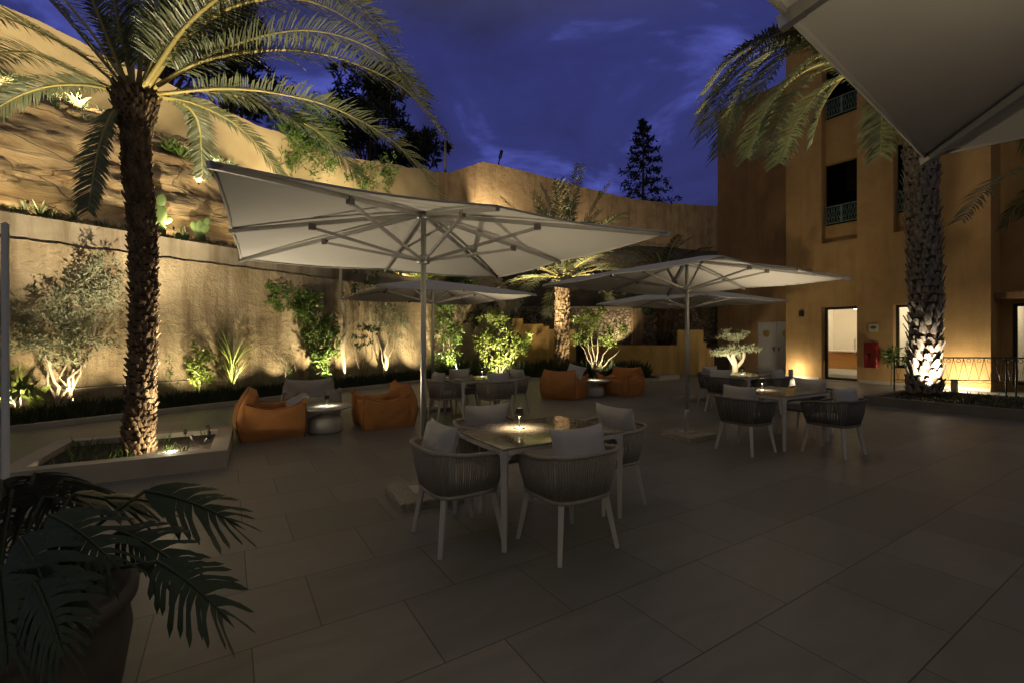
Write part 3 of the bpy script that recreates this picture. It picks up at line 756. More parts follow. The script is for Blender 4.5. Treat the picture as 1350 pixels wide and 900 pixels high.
# --------------------------------------------------------------------------------------------- umbrellas
def make_umbrella(label, loc, rz=TH, Z0=2.43, Z1=2.77, side=3.18):
    u = thing('patio_umbrella', label, 'umbrella', loc, rz, 'square cream patio umbrellas')
    hs = side / 2
    ends = [(hs, -hs), (hs, 0), (hs, hs), (0, hs), (-hs, hs), (-hs, 0), (-hs, -hs), (0, -hs)]
    mb = MB(); n = 10
    for layer in (0, 1):
        for k in range(8):
            a = Vector((*ends[k], 0)); b = Vector((*ends[(k + 1) % 8], 0)); vs = []; idx = {}
            for i in range(n + 1):
                for j in range(i + 1):
                    r = i / n; q = j / i if i else 0
                    p = a.lerp(b, q) * r
                    sag = .05 * math.sin(math.pi * q) * r * r
                    p = p * (1 - .012 * math.sin(math.pi * q) * r)
                    z = Z1 - (Z1 - Z0) * r - sag * .55 + .02 * math.sin(math.pi * r)
                    idx[i, j] = len(vs); vs.append((p.x, p.y, z - .004 * layer))
            fs = []
            for i in range(n):
                for j in range(i + 1):
                    fs.append((idx[i, j], idx[i + 1, j], idx[i + 1, j + 1]))
                    if j < i: fs.append((idx[i, j], idx[i + 1, j + 1], idx[i, j + 1]))
            if layer: fs = [f[::-1] for f in fs]
            mb.add(vs, fs, True)
    mb.build('canopy', 'canopy', u)
    hem = MB()
    for k in range(8):
        a = Vector((*ends[k], 0)); b = Vector((*ends[(k + 1) % 8], 0)); up_ = []
        for q in np.linspace(0, 1, 9):
            p = a.lerp(b, q) * (1 - .012 * math.sin(math.pi * q)); up_.append(Vector((p.x, p.y, Z0 - .0275 * math.sin(math.pi * q) - .008)))
        hem.tube(up_, .009, 5)
    hem.build('hem', 'canopy', u)
    zs = Z0 - .13
    for k in range(8):
        e = Vector((*ends[k], 0)); d = e.normalized(); L = e.length
        s_ = Vector((-d.y, d.x, 0))
        p0 = d * .05 + Vector((0, 0, Z1 - .035)); p1 = e * .993 + Vector((0, 0, Z0 - .022))
        m_ = MB(); w_, h_ = .012, .017
        ax = (p1 - p0).normalized(); upv = s_.cross(ax).normalized(); upv = upv if upv.z > 0 else -upv
        vs = []
        for p in (p0, p1):
            for a, b in ((-1, -1), (1, -1), (1, 1), (-1, 1)): vs.append(p + s_ * w_ * a + upv * h_ * b)
        m_.add(vs, [(3, 2, 1, 0), (4, 5, 6, 7), (0, 1, 5, 4), (1, 2, 6, 5), (2, 3, 7, 6), (3, 0, 4, 7)])
        rb = m_.build('rib', 'alu', u)
        c = p1; cv = []
        for o in (-.03, .03):
            for a, b in ((-1, -1), (1, -1), (1, 1), (-1, 1)): cv.append(p1 + ax * o + s_ * .0135 * a + upv * .0185 * b)
        MB().add(cv, [(3, 2, 1, 0), (4, 5, 6, 7), (0, 1, 5, 4), (1, 2, 6, 5), (2, 3, 7, 6), (3, 0, 4, 7)]).build('end_cap', 'alu', rb)
        f = .98 / L if L < 2 else 1.12 / L
        j = p0.lerp(p1, f) + Vector((0, 0, -.035)); q0 = d * .055 + Vector((0, 0, zs))
        vs = []; sx_ = (j - q0).normalized(); u2 = s_.cross(sx_).normalized()
        for p in (q0, j):
            for a, b in ((-1, -1), (1, -1), (1, 1), (-1, 1)): vs.append(p + s_ * .009 * a + u2 * .0135 * b)
        st = MB().add(vs, [(3, 2, 1, 0), (4, 5, 6, 7), (0, 1, 5, 4), (1, 2, 6, 5), (2, 3, 7, 6), (3, 0, 4, 7)]).build('strut', 'alu', u)
        mm = Matrix.Translation(j + Vector((0, 0, .012))) @ Matrix.Rotation(math.atan2(d.y, d.x), 4, 'Z')
        MB().box(-.03, .03, -.016, .016, -.03, .025, mm).build('bracket', 'alu_fit', st)
    MB().lathe([(.027, .05), (.027, Z1 - .03)], 18).build('pole', 'alu', u)
    MB().lathe([(.036, .06), (.036, .42), (.031, .44)], 18).build('pole_sleeve', 'alu', u)
    MB().lathe([(.05, zs - .035), (.062, zs - .03), (.062, zs + .03), (.045, zs + .04)], 18).build('slider_collar', 'alu', u)
    MB().lathe([(.06, Z1 - .075), (.06, Z1 - .015), (.03, Z1 - .01)], 18).build('hub', 'alu', u)
    sl = MB(); sl.cbox(-.30, .30, -.30, .30, 0, .085, .012); sl.build('base_slab', 'slab', u)
    MB().box(-.12, .12, -.12, .12, .087, .097).build('base_plate', 'alu', u)
    return u


U1 = (-.86, 4.42, 0)
um = make_umbrella('large cream umbrella above the dining table nearest the orange lounge chairs', U1, TH - R(3.5))
for loc, rz, lab in (((-1.70, 9.75, 0), TH - .02, 'cream umbrella above the dining set close to the bright bushes of the bed'),
                     ((2.72, 7.08, 0), TH + .02, 'cream umbrella beside the dining set in the open middle of the terrace'),
                     ((4.40, 11.35, 0), TH, 'cream umbrella partly hidden behind another umbrella near the stepped pier'),
                     ((1.715, -.03, 0), R(37.8), 'cream umbrella cut off by the picture top, only one drooping corner showing')):
    c = copy_tree(um); c.location = loc; c.rotation_euler.z = rz; c['label'] = lab
tag(MB().lathe([(.05, 0), (.05, .02), (.03, .03), (.027, 2.6), (.0, 2.62)], 16, c=(-4.70, 4.22, 0)).build('metal_pole', 'alu'), 'plain slim metal pole standing by the corner of the palm planter', 'pole')

# --------------------------------------------------------------------------------------------- dining furniture
def make_chair():
    c = thing('dining_chair', '', 'chair', (0, 0, 0), 0, 'rope dining chairs round the four tables')
    def loop(t, hx, hy, p=.50):
        sn, cs = math.sin(t), math.cos(t)
        return Vector((hx * math.copysign(abs(sn) ** p, sn), -hy * math.copysign(abs(cs) ** p, cs), 0))
    tm = R(146)
    def top(t):
        k = max(0, (abs(t) - R(55)) / R(90)); return loop(t, .325, .315) + Vector((0, 0, .735 - .085 * min(1, k) ** 1.2))
    def bot(t): return loop(t, .265, .255) + Vector((0, 0, .405))
    rp_ = MB(); n = 88
    ts = np.linspace(-tm, tm, 1500); ps = np.array([tuple((top(t) + bot(t)) * .5) for t in ts]); al = np.concatenate([[0], np.cumsum(np.linalg.norm(np.diff(ps, axis=0), axis=1))])
    for i in range(n):                                  # ropes evenly spaced along the shell
        t = float(np.interp(al[-1] * (i + .5) / n, al, ts))
        a, b = bot(t), top(t); o = (b - a); m_ = a.lerp(b, .5) + Vector((a.x, a.y, 0)).normalized() * .005
        tw = Vector((random.uniform(-.003, .003), random.uniform(-.003, .003), 0))
        rp_.tube([a, m_ + tw, b], random.uniform(.0062, .0074), 5)
    rp_.build('rope_shell', 'rope', c)
    rim = MB(); rim.tube([top(float(np.interp(q, al, ts))) for q in np.linspace(0, al[-1], 52)], .017, 8)
    for sg in (-1, 1): rim.tube([bot(sg * tm), top(sg * tm)], .013, 8)
    rim.build('rim', 'rope', c)
    sf = MB(); tq = np.linspace(-math.pi, math.pi, 1500); pq_ = np.array([tuple(bot(t)) for t in tq]); aq = np.concatenate([[0], np.cumsum(np.linalg.norm(np.diff(pq_, axis=0), axis=1))]); ring = [bot(float(np.interp(q, aq, tq))) for q in np.linspace(0, aq[-1], 57)]; sf.tube(ring, .016, 8); sf.prism([tuple(v)[:2] for v in ring[:-1]], .395, .41); sf.build('seat_frame', 'rope', c)
    se = MB(); soft_box(se, [(-.225, -.22, .41), (.225, -.22, .41), (.23, .24, .41), (-.23, .24, .41), (-.225, -.22, .50), (.225, -.22, .50), (.23, .24, .50), (-.23, .24, .50)], [0, .02, .015, .015, .015, .015], 8); se.build('seat_cushion', 'cushion', c)
    pl = MB(); pillow(pl, .50, .42, .17, Matrix.Translation((0, -.165, .70)) @ Matrix.Rotation(R(-14), 4, 'X') @ Matrix.Rotation(R(90), 4, 'X')); pl.build('back_pillow', 'cushion', c)
    for sx_ in (-1, 1):
        for sy_ in (-1, 1):
            a = Vector((sx_ * .205, sy_ * .20, .41)); b = Vector((sx_ * .268, sy_ * .262, 0)); m_ = MB()
            m_.tube([a, b], [.029, .020], 4, smooth=False, up=(sx_, sy_, 0)); m_.build('leg', 'white_metal', c)
    return c


def make_table():
    t_ = thing('dining_table', '', 'table', (0, 0, 0), 0, 'square legged dining tables')
    X, Y = 1.22, .90                                  # origin at the corner nearest the camera
    MB().cbox(0, X, 0, Y, .738, .752, .003).build('tabletop', 'marble', t_)
    ap = MB()
    ap.box(.05, X - .05, .006, .03, .70, .7375).box(.05, X - .05, Y - .03, Y - .006, .70, .7375).box(.006, .03, .05, Y - .05, .70, .7375).box(X - .03, X - .006, .05, Y - .05, .70, .7375)
    ap.build('apron', 'white_metal', t_)
    for ix, x in enumerate((.03, X - .03)):
        for iy, y in enumerate((.03, Y - .03)):
            l = MB(); l.tube([(x, y, .7372), (x, y, .60), (x, y, 0)], [.038, .034, .024], 4, smooth=False, up=(1, 1, 0))
            sx_, sy_ = (1 if ix == 0 else -1), (1 if iy == 0 else -1)
            for d in (Vector((sx_, 0, 0)), Vector((0, sy_, 0))):     # curved gusset from leg to apron
                s_ = Vector((-d.y, d.x, 0)) * .011; pr = []
                for q in np.linspace(0, math.pi / 2, 7): pr.append((.022 + .085 * (1 - math.cos(q)), .70 - .085 * (1 - math.sin(q))))
                pr += [(.022 + .085, .715), (.0, .715), (.0, .615)]
                o = Vector((x, y, 0)); k = len(pr)
                vs = [o + d * a + s_ + Vector((0, 0, b)) for a, b in pr] + [o + d * a - s_ + Vector((0, 0, b)) for a, b in pr]
                l.add(vs, [tuple(range(k - 1, -1, -1)), tuple(range(k, 2 * k))] + [(i, (i + 1) % k, k + (i + 1) % k, k + i) for i in range(k)])
            l.build('leg', 'white_metal', t_)
    return t_


def make_lamp():
    l = thing('table_lamp', '', 'lamp', (0, 0, 0), 0, 'small cordless table lamps')
    MB().lathe([(.048, 0), (.05, .004), (.048, .009), (.008, .012)], 24).build('base', 'alu', l)
    MB().lathe([(.0055, .010), (.0055, .15)], 10).build('stem', 'alu', l)
    MB().lathe([(.042, .112), (.044, .112), (.029, .178), (.027, .178), (.042, .112)], 24, cap=False).build('shade', 'black', l)
    MB().lathe([(.018, .128), (.022, .135), (.018, .142)], 16).build('bulb', 'bulb', l)
    return l


chair0, table0, lamp0 = make_chair(), make_table(), make_lamp()
def lamp_light(p, pw, up=1.0):
    spot(p + Vector((0, 0, .121)), p, pw * 3.2, 150, .5, (1, .82, .54), .012)
    spot(p + Vector((0, 0, .155)), p + Vector((0, 0, 2)), 46 * up, 130, 1, (1, .83, .58), .015)  # added upward fill for the canopy; the lamps themselves shine down


cnt = [0, 0, 0]


def put(i, proto, loc, rz, label):
    o = proto if cnt[i] == 0 else copy_tree(proto); cnt[i] += 1
    o.location = loc; o.rotation_euler = (0, 0, rz); o['label'] = label; return o


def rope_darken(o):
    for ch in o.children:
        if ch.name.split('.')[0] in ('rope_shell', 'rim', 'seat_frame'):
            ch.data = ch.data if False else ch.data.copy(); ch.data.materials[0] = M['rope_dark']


def dining(Fc, where, ch, lamp=(.55, .60), lamp_pw=2.2, rot=0.0, dark=False, up=1.0):
    Fc = Vector((*Fc, 0)); a = TH + rot; A_ = Vector((math.cos(a), math.sin(a), 0)); B_ = Vector((-math.sin(a), math.cos(a), 0))
    put(1, table0, Fc, a, f'stone topped dining table {where}')
    for (x, y, r, lab) in ch:
        o = put(0, chair0, Fc + A_ * x + B_ * y, a + R(r), lab)
        if dark: rope_darken(o)
    if lamp:
        p = Fc + A_ * lamp[0] + B_ * lamp[1] + Vector((0, 0, .7525))
        put(2, lamp0, p, 0, f'small black lamp glowing on the table {where}')
        lamp_light(p, lamp_pw, up)


# r: 0 faces the far side (+B), -90 faces +A
dining((-.065, 3.265), 'under the large umbrella close to the camera', [
    (-.15, .44, -90, 'taupe rope chair at the umbrella table, seen from behind next to the slab base'),
    (.50, -.10, 0, 'taupe rope chair seen squarely from behind at the umbrella table, pillow above its rim'),
    (1.36, .40, 90, 'rope chair facing the slab base at the outer end of the umbrella table'),
    (.50, 1.02, 180, 'rope chair facing the camera across the umbrella table')], (.515, .58), 5.2, up=.5)
dining((-.92, 8.45), 'between the orange lounge chairs and the bright bushes', [
    (-.15, .44, -90, 'rope chair beside the umbrella pole at the table before the bright bushes'),
    (.62, -.12, 0, 'rope chair with its back to the camera at the table before the bright bushes'),
    (1.36, .46, 90, 'rope chair at the palm tree end of the table before the bright bushes'),
    (.50, 1.05, 180, 'rope chair half hidden across the table before the bright bushes, only its pillow showing')], (.75, .62), 2.4, up=1.7)
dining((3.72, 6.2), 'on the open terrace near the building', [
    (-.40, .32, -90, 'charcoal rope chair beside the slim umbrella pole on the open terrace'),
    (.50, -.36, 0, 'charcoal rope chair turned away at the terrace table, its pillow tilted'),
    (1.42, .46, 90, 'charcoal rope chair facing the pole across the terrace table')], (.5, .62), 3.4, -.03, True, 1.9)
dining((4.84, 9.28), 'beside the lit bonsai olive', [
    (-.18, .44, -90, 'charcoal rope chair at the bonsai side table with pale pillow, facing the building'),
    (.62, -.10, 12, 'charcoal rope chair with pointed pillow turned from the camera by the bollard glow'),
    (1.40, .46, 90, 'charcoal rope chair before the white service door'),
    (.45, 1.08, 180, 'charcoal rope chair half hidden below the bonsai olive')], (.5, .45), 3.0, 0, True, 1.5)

dining((.80, -1.35), 'added out of view below the umbrella cut off by the picture top', [], (.6, .5), 2.2, up=5.5)  # unseen table and lamp added behind the camera to light the canopy above

# low round tables and lounge chairs
def make_round(loc, label, lamp_label, pw):
    t_ = thing('side_table', label, 'side table', loc, 0, 'round cast stone side tables')
    MB().lathe([(.235, 0), (.262, .03), (.268, .15), (.255, .225), (.205, .255), (.12, .272), (.095, .30), (.13, .33)], 36).build('pedestal', 'cast', t_)
    MB().lathe([(.13, .331), (.26, .352), (.405, .398), (.42, .412), (.412, .424), (.0, .426)], 44).build('tabletop', 'cast', t_)
    p = Vector(loc) + Vector((.02, 0, .427)); put(2, lamp0, p, 0, lamp_label)
    lamp_light(p, pw, .2)


make_round((-3.09, 7.55, 0), 'white mushroom shaped side table between the large orange lounge chairs', 'small lamp glowing on the white table between the large orange chairs', 2.6)
make_round((2.2, 12.2, 0), 'white mushroom shaped side table before the lit bushy tree', 'small lamp glowing on the white table before the bushy tree', 2.4)


def make_lounge(m):
    c = thing('lounge_chair', '', 'lounge chair', (0, 0, 0), 0, 'soft canvas lounge chairs round the low tables')
    w_, fr, bk = .47, .43, -.42
    def sag(p):                                    # arms dip in the middle, the stuffed hull swells above its narrower foot
        k = (p.y + .34) / (fr + .34); h = max(0, p.z)
        d = .10 * (h / .55) ** 2 * max(0, math.sin(math.pi * min(1, max(0, k)))) ** .8
        sw = 1 + .07 * math.sin(math.pi * min(1, h / .72)) - .03
        return Vector((p.x * sw, p.y * (1 + .04 * math.sin(math.pi * min(1, h / .6))), p.z - d))
    def hood(p):                                   # the back leans out at mid height and peaks at its corners
        h = max(0, p.z) / .74
        return Vector((p.x * (1 + .07 * math.sin(math.pi * min(1, h)) - .03), p.y - .09 * math.sin(math.pi * min(1, h * .9)) + .10 * h * h, p.z - .05 * h * h * (1 - (p.x / .46) ** 2)))
    def warp(mb, f): mb.v = [tuple(f(Vector(v))) for v in mb.v]; return mb
    o = MB()
    soft_box(o, [(-w_ + .01, bk, .0), (w_ - .01, bk, .0), (w_ - .02, -.10, .0), (-w_ + .02, -.10, .0), (-w_ + .03, bk, .76), (w_ - .03, bk, .76), (w_ - .09, -.26, .70), (-w_ + .09, -.26, .70)], [0, .015, .05, .035, .07, .035], 16, .022, 1)
    warp(o, hood).build('backrest', m, c)
    for sg in (-1, 1):
        x0, x1 = (.29, w_) if sg > 0 else (-w_, -.29)
        o = MB(); soft_box(o, [(x0, -.36, 0), (x1, -.36, 0), (x1, fr, 0), (x0, fr, 0), (x0, -.30, .52), (x1, -.36, .56), (x1, fr, .575), (x0 + .02 * sg, fr - .01, .545)], [0, .01, .012, .032, .02, .032], 14, .016, sg)
        a = warp(o, sag).build('arm', m, c)
        xo = w_ if sg > 0 else -w_
        pp = MB().tube([(xo, fr, .57 * k / 8 + .005) for k in range(9)], .006, 5).tube([(xo, -.36 + (fr + .36) * k / 12, .56 + .015 * k / 12) for k in range(13)], .006, 5)
        warp(pp, sag).build('piping', 'piping', a)
        kn = MB(); soft_box(kn, [(xo - .035, fr - .03, .53), (xo + .035, fr - .03, .53), (xo + .03, fr + .04, .53), (xo - .03, fr + .04, .53), (xo - .02, fr - .03, .60), (xo + .02, fr - .03, .60), (xo + .03, fr + .05, .585), (xo - .03, fr + .05, .585)], .012, 5, .02, 9); kn.build('corner_knot', m, a)
    o = MB(); soft_box(o, [(-.30, -.20, 0), (.30, -.20, 0), (.30, fr - .02, 0), (-.30, fr - .02, 0), (-.30, -.20, .31), (.30, -.20, .31), (.30, fr - .02, .43), (-.30, fr - .02, .43)], [0, .03, 0, 0, .04, 0], 14, .03, 5)
    o.build('seat', m, c)
    pp = MB()
    for sg in (-1, 1): pp.tube([(sg * (w_ - .01 - .02 * k / 10), bk, .76 * k / 10 + .004) for k in range(11)], .006, 5)
    pp.tube([((w_ - .03) * (2 * k / 12 - 1), bk, .76) for k in range(13)], .006, 5)
    warp(pp, hood).build('piping', 'piping', c)
    return c


def place_lounge(o, loc, rz, lab): o.location = loc; o.rotation_euler = (0, 0, rz); o['label'] = lab


lo = make_lounge('orange'); lp = MB(); pillow(lp, .50, .40, .15, Matrix.Translation((0, .12, .52)) @ Matrix.Rotation(R(40), 4, 'X'))
place_lounge(lo, (-3.86, 7.33, 0), TH - R(92), 'orange canvas lounge chair with its back beside the palm planter corner')
l2 = copy_tree(lo); place_lounge(l2, (-2.32, 8.20, 0), TH + R(88), 'orange canvas lounge chair with its back to the large umbrella pole')
l3 = copy_tree(lo); place_lounge(l3, (1.36, 11.85, 0), TH - R(60), 'orange canvas lounge chair with a pale pillow hanging over its side, before the lit palm')
l4 = copy_tree(lo); place_lounge(l4, (3.02, 12.62, 0), TH + R(105), 'orange canvas lounge chair facing the small white table below the bushy tree')
lg = make_lounge('grey_canvas'); place_lounge(lg, (-3.88, 8.78, 0), TH + R(176), 'pale grey canvas lounge chair before the tall climbing shrub')
pm = MB(); pillow(pm, .55, .42, .15, Matrix.Rotation(R(62), 4, 'X'))
tag(pm.build('cushion', 'cushion', None, (1.62, 11.72, .66)), 'pale square cushion leaning over the orange lounge chair before the lit palm', 'cushion').rotation_euler = (0, R(10), TH - R(75))
pm = MB(); pillow(pm, .5, .40, .14, Matrix.Rotation(R(28), 4, 'X'))
tag(pm.build('cushion', 'cushion', None, (-3.60, 7.62, .50)), 'pale cushion lying in the orange lounge chair next to the palm planter', 'cushion').rotation_euler = (0, 0, TH - R(92))

# --------------------------------------------------------------------------------------------- planter with the big palm
PQ = Vector((-3.40, 5.44, 0)); PA = Vector((math.cos(R(29.5)), math.sin(R(29.5)), 0)); PB = Vector((-PA.y, PA.x, 0))
def pq(a, b, z=0): return PQ - PA * a + PB * b + Vector((0, 0, z))
pl_ = thing('palm_planter', 'long low cream stone planter box around the big palm trunk', 'planter')
kx, Lx, Wy = .19, 1.98, 1.75
mb = MB()
mb.prism([pq(0, 0), pq(0, Wy), pq(kx, Wy - kx), pq(kx, kx)], 0, .21); mb.prism([pq(Lx, 0), pq(0, 0), pq(kx, kx), pq(Lx - kx, kx)], 0, .21)
mb.prism([pq(Lx, Wy), pq(Lx, 0), pq(Lx - kx, kx), pq(Lx - kx, Wy - kx)], 0, .21); mb.prism([pq(0, Wy), pq(Lx, Wy), pq(Lx - kx, Wy - kx), pq(kx, Wy - kx)], 0, .21)
mb.build('stone_rim', 'kerb', pl_)
MB().prism([pq(kx + .002, kx + .002), pq(kx + .002, Wy - kx - .002), pq(Lx - kx - .002, Wy - kx - .002), pq(Lx - kx - .002, kx + .002)][::-1], 0, .14).build('soil', 'soil', pl_)
mb = MB()
for _ in range(26):
    o = pq(random.uniform(.3, 1.7), random.uniform(.3, 1.45), .13)
    for _ in range(7):
        d = (Vector((0, 0, 1)) + rvec() * .7).normalized(); l = random.uniform(.06, .2); leaf_quad(mb, o + rvec() * .03, d, rvec(), l, .007)
tag(struct(mb.build('grass_tufts', 'leaf'), 'stuff'), 'thin sprouting grass in the soil of the big palm planter', 'grass')


def make_palm(name, label, base, pts_trunk, rad, rows, per, ln, wd, tk, fronds, bark, leafm, L, n, wid, tilt=.5, r0=.035, droop=.4, bossr=1.3, core='palm_core', lift=.25):
    p = thing(name, label, 'palm tree', base)
    base = Vector(base); path = [q - base for q in catmull(pts_trunk, 24)]
    mb = MB(); mb.tube(path, [rad(i / 24) for i in range(25)], 20); co_ = mb
    co_.build('trunk', core, p)
    sb = MB(); stubs(sb, path, rad, rows, per, ln, wd, tk, tilt); sb.build('leaf_bases', bark, p)
    fm, rm = MB(), MB()
    for f in fronds:
        frond(fm, rm, [q - base for q in f], L, n, wid, droop, r0, lift)
    fm.build('crown', leafm, p); rm.build('leaf_stalks', 'rachis', p)
    return p


# big palm: base G(180,597)
PBASE = Vector((-4.62, 5.62, .14)); CR = P(178, 118, 5.62)
def fx(pts, y0, y1):      # a frond through points of the photo, its depth running from y0 to y1
    k = len(pts); return [P(u, v, y0 + (y1 - y0) * (i / (k - 1))) for i, (u, v) in enumerate(pts)]
fr1 = [
    fx([(192, 118), (240, 55), (310, 8), (400, 0), (480, 40), (530, 105)], 5.55, 5.0),
    fx([(200, 118), (270, 80), (367, 66), (450, 78), (533, 117), (583, 176)], 5.62, 5.5),
    fx([(208, 124), (300, 117), (380, 126), (450, 147), (525, 192), (583, 262)], 5.62, 6.1),
    fx([(200, 128), (240, 136), (262, 165), (267, 232)], 5.75, 6.9),
    fx([(205, 126), (260, 138), (320, 172), (372, 232)], 5.75, 6.9),
    fx([(160, 122), (110, 112), (55, 116), (0, 140), (-60, 190)], 5.6, 5.3),
    fx([(160, 135), (143, 160), (128, 205), (116, 278)], 5.55, 5.1),
    fx([(165, 116), (120, 62), (70, 5), (10, -50), (-60, -70)], 5.6, 5.2),
    fx([(160, 118), (110, 75), (50, 42), (-20, 18), (-90, 30)], 5.65, 6.0),
    fx([(175, 112), (158, 40), (140, -50), (100, -150)], 5.6, 5.3),
    fx([(188, 112), (222, 30), (265, -50), (330, -110), (400, -120)], 5.6, 5.2),
    fx([(160, 122), (100, 96), (40, 70), (-20, 75), (-70, 110)], 5.7, 6.9),
    fx([(182, 112), (195, 30), (215, -60), (250, -150)], 5.7, 6.6),
    fx([(175, 112), (172, 40), (165, -60), (180, -160)], 5.8, 7.3),
    fx([(196, 116), (250, 40), (340, -20), (440, -10), (520, 45)], 5.7, 6.6),
    fx([(196, 120), (280, 70), (400, 40), (500, 70), (560, 130)], 5.8, 7.1),
    fx([(170, 116), (110, 30), (40, -40), (-50, -60)], 5.7, 6.8),
    fx([(190, 114), (235, 10), (300, -80), (380, -100)], 5.5, 4.6),
    fx([(168, 114), (130, 20), (90, -80), (40, -120)], 5.5, 4.6),
    fx([(202, 126), (265, 120), (340, 135), (420, 175), (470, 230)], 5.9, 7.6),
    fx([(188, 116), (260, 20), (390, -60), (520, -40)], 5.5, 4.7),
]
make_palm('palm_tree', 'big date palm with shaggy brown trunk rising from the cream stone planter', PBASE,
          [Vector((-4.62, 5.62, .1)), P(188, 470, 5.62), P(189, 330, 5.62), P(180, 220, 5.62), P(178, 120, 5.62)],
          lambda t: .120 + .05 * math.exp(-t * 14) + (.15 * max(0, (t - .84) / .16) ** 1.1 if t < .97 else .08), 70, 17, .075, .085, .022, fr1, 'palm_bark', 'frond', .50, 118, .019, .5, .034, .35)

# palm in the far bed
B2 = Vector((1.93, 17.8, .05)); C2 = P(743, 372, 17.8)
fr2 = []
for k in range(34):
    az = k * 2.399 + .3; el = R(88) - R(86) * (k / 33) ** .9
    fr2.append(frond_curve(C2 + Vector((0, 0, .15)), az, el, random.uniform(3.4, 4.2), 1.0 if k > 9 else .35))
make_palm('palm_tree', 'stout palm with uplit golden trunk standing in the far bed before the yellow wall', B2,
          [B2, Vector((1.95, 17.8, 1.8)), C2], lambda t: .25 + .05 * math.exp(-t * 10) + .05 * max(0, (t - .8) / .2), 34, 11, .15, .17, .04, fr2, 'palm_bark', 'frond_grey', .55, 46, .05, .45, .04)

# thick palm by the building
B3 = cb(1.85, -.56, .14); B3 = Vector((10.05, 11.1, .14)); C3 = P(1216, 150, 11.1)
fr3 = []
for (pts, y0, y1) in [([(1205, 130), (1120, 55), (1040, 40), (975, 85), (922, 165)], 11, 10.2), ([(1205, 135), (1110, 70), (1030, 70), (975, 120), (950, 205)], 11, 9.6),
                      ([(1205, 140), (1120, 85), (1060, 95), (1010, 145), (985, 208)], 11.2, 10.2), ([(1205, 145), (1140, 100), (1090, 115), (1050, 160), (1028, 215)], 11.0, 9.6),
                      ([(1205, 130), (1120, 60), (1040, 48), (970, 75), (928, 125)], 11, 11.6), ([(1205, 130), (1130, 50), (1060, 45), (1000, 85), (960, 150)], 11, 12.2),
                      ([(1210, 140), (1185, 110), (1165, 140), (1160, 205)], 11.0, 10.2), ([(1225, 140), (1280, 60), (1360, 40), (1430, 100)], 11.0, 10.4),
                      ([(1225, 135), (1260, 30), (1330, -20), (1420, 10)], 11.1, 12), ([(1215, 130), (1200, 20), (1170, -80), (1110, -120)], 11.1, 11.5), ([(1218, 130), (1240, 0), (1280, -100), (1350, -120)], 11.1, 10.5),
                      ([(1205, 132), (1140, 60), (1085, 40), (1020, 45), (965, 75)], 11.1, 10.6), ([(1205, 138), (1130, 75), (1080, 75), (1035, 115), (1005, 180)], 11.1, 11.0), ([(1200, 138), (1150, 90), (1115, 100), (1085, 140), (1070, 190)], 11.2, 11.6),
                      ([(1228, 145), (1290, 110), (1340, 140), (1370, 210)], 11.1, 11.6),
                      ([(1205, 134), (1115, 65), (1035, 60), (965, 105), (930, 180)], 11.0, 9.9), ([(1205, 132), (1120, 65), (1040, 50), (970, 90), (920, 150)], 11.0, 10.9), ([(1203, 138), (1120, 65), (1060, 60), (1005, 100), (965, 175)], 11.1, 10.3),
                      ([(1203, 140), (1135, 90), (1080, 95), (1040, 135), (1008, 205)], 11.1, 9.3), ([(1203, 136), (1140, 60), (1085, 50), (1030, 80), (990, 140)], 11.1, 9.6)]:
    fr3.append(fx(pts, y0, y1))
make_palm('palm_tree', 'thick palm with grey cut leaf bases, brightly uplit, before the building', B3,
          [B3, P(1220, 380, 11.1), P(1214, 260, 11.1), C3], lambda t: .295 + .035 * math.exp(-t * 9) + .03 * max(0, (t - .7) / .3), 40, 12, .22, .20, .028, fr3, 'palm_bark_grey', 'frond', .60, 130, .030, .34, .045, .55, lift=.42)
# palm at the picture edge, only one frond reaching in
B4 = Vector((11.9, 8.4, .14))
fr4 = [fx([(1520, 190), (1440, 190), (1370, 215), (1310, 240), (1268, 290)], 8.4, 8.1)]
for k in range(8): fr4.append(frond_curve(B4 + Vector((0, 0, 5.1)), -.6 + k * .35, R(60 - 8 * k), 2.6))
make_palm('palm_tree', 'palm beyond the picture edge with a single dark frond reaching in before the facade', B4, [B4, B4 + Vector((0, 0, 2.5)), B4 + Vector((0, 0, 5.1))], lambda t: .25, 20, 10, .25, .22, .05, fr4, 'palm_bark_grey', 'frond', .40, 60, .03, .45, .03)
# dark palm on the raised soil by the pier
B5 = Vector((7.15, 21.4, 1.15)); fr5 = [frond_curve(B5 + Vector((0, 0, 3.0)), k * 2.399, R(85 - 100 * k / 21), 2.6, 1.1) for k in range(22)]
fr5 += [frond_curve(B5 + Vector((0, 0, .1)), k * 2.399, R(60 - 40 * k / 9), .9, .6) for k in range(10)]
make_palm('palm_tree', 'unlit dark palm standing on the raised soil between rubble wall and yellow wall', B5, [B5, B5 + Vector((.05, 0, 1.5)), B5 + Vector((0, 0, 3.0))], lambda t: .26, 20, 9, .25, .25, .06, fr5, 'palm_core', 'leaf_dark', .45, 34, .05, .6, .03)


# --------------------------------------------------------------------------------------------- shrubs and small trees of the bed
def shrub(name, label, cat, base, clumps, l, w_, leafm, stems=(), sr=.02, barkm='bark', wob=.15, up=.25):
    """clumps and stems in world coordinates"""
    p = thing(name, label, cat, base); b = Vector(base)
    if stems:
        sm = MB()
        for st in stems:
            if isinstance(st, tuple): branches(sm, Vector(), [Vector(st[0]) - b], st[1], .005, wob)
            else: branches(sm, Vector((random.uniform(-.05, .05), random.uniform(-.05, .05), 0)), [Vector(st) - b], sr, .005, wob)
        sm.build('trunk', barkm, p)
    fm = MB(); foliage(fm, [(Vector(c) - b, r, n) for c, r, n in clumps], l, w_, up); fm.build('leaves', leafm, p)
    return p


def bp(u, v, n=.5, dy=0):
    q = bed(u, n); return P(u, v, q.y + dy)


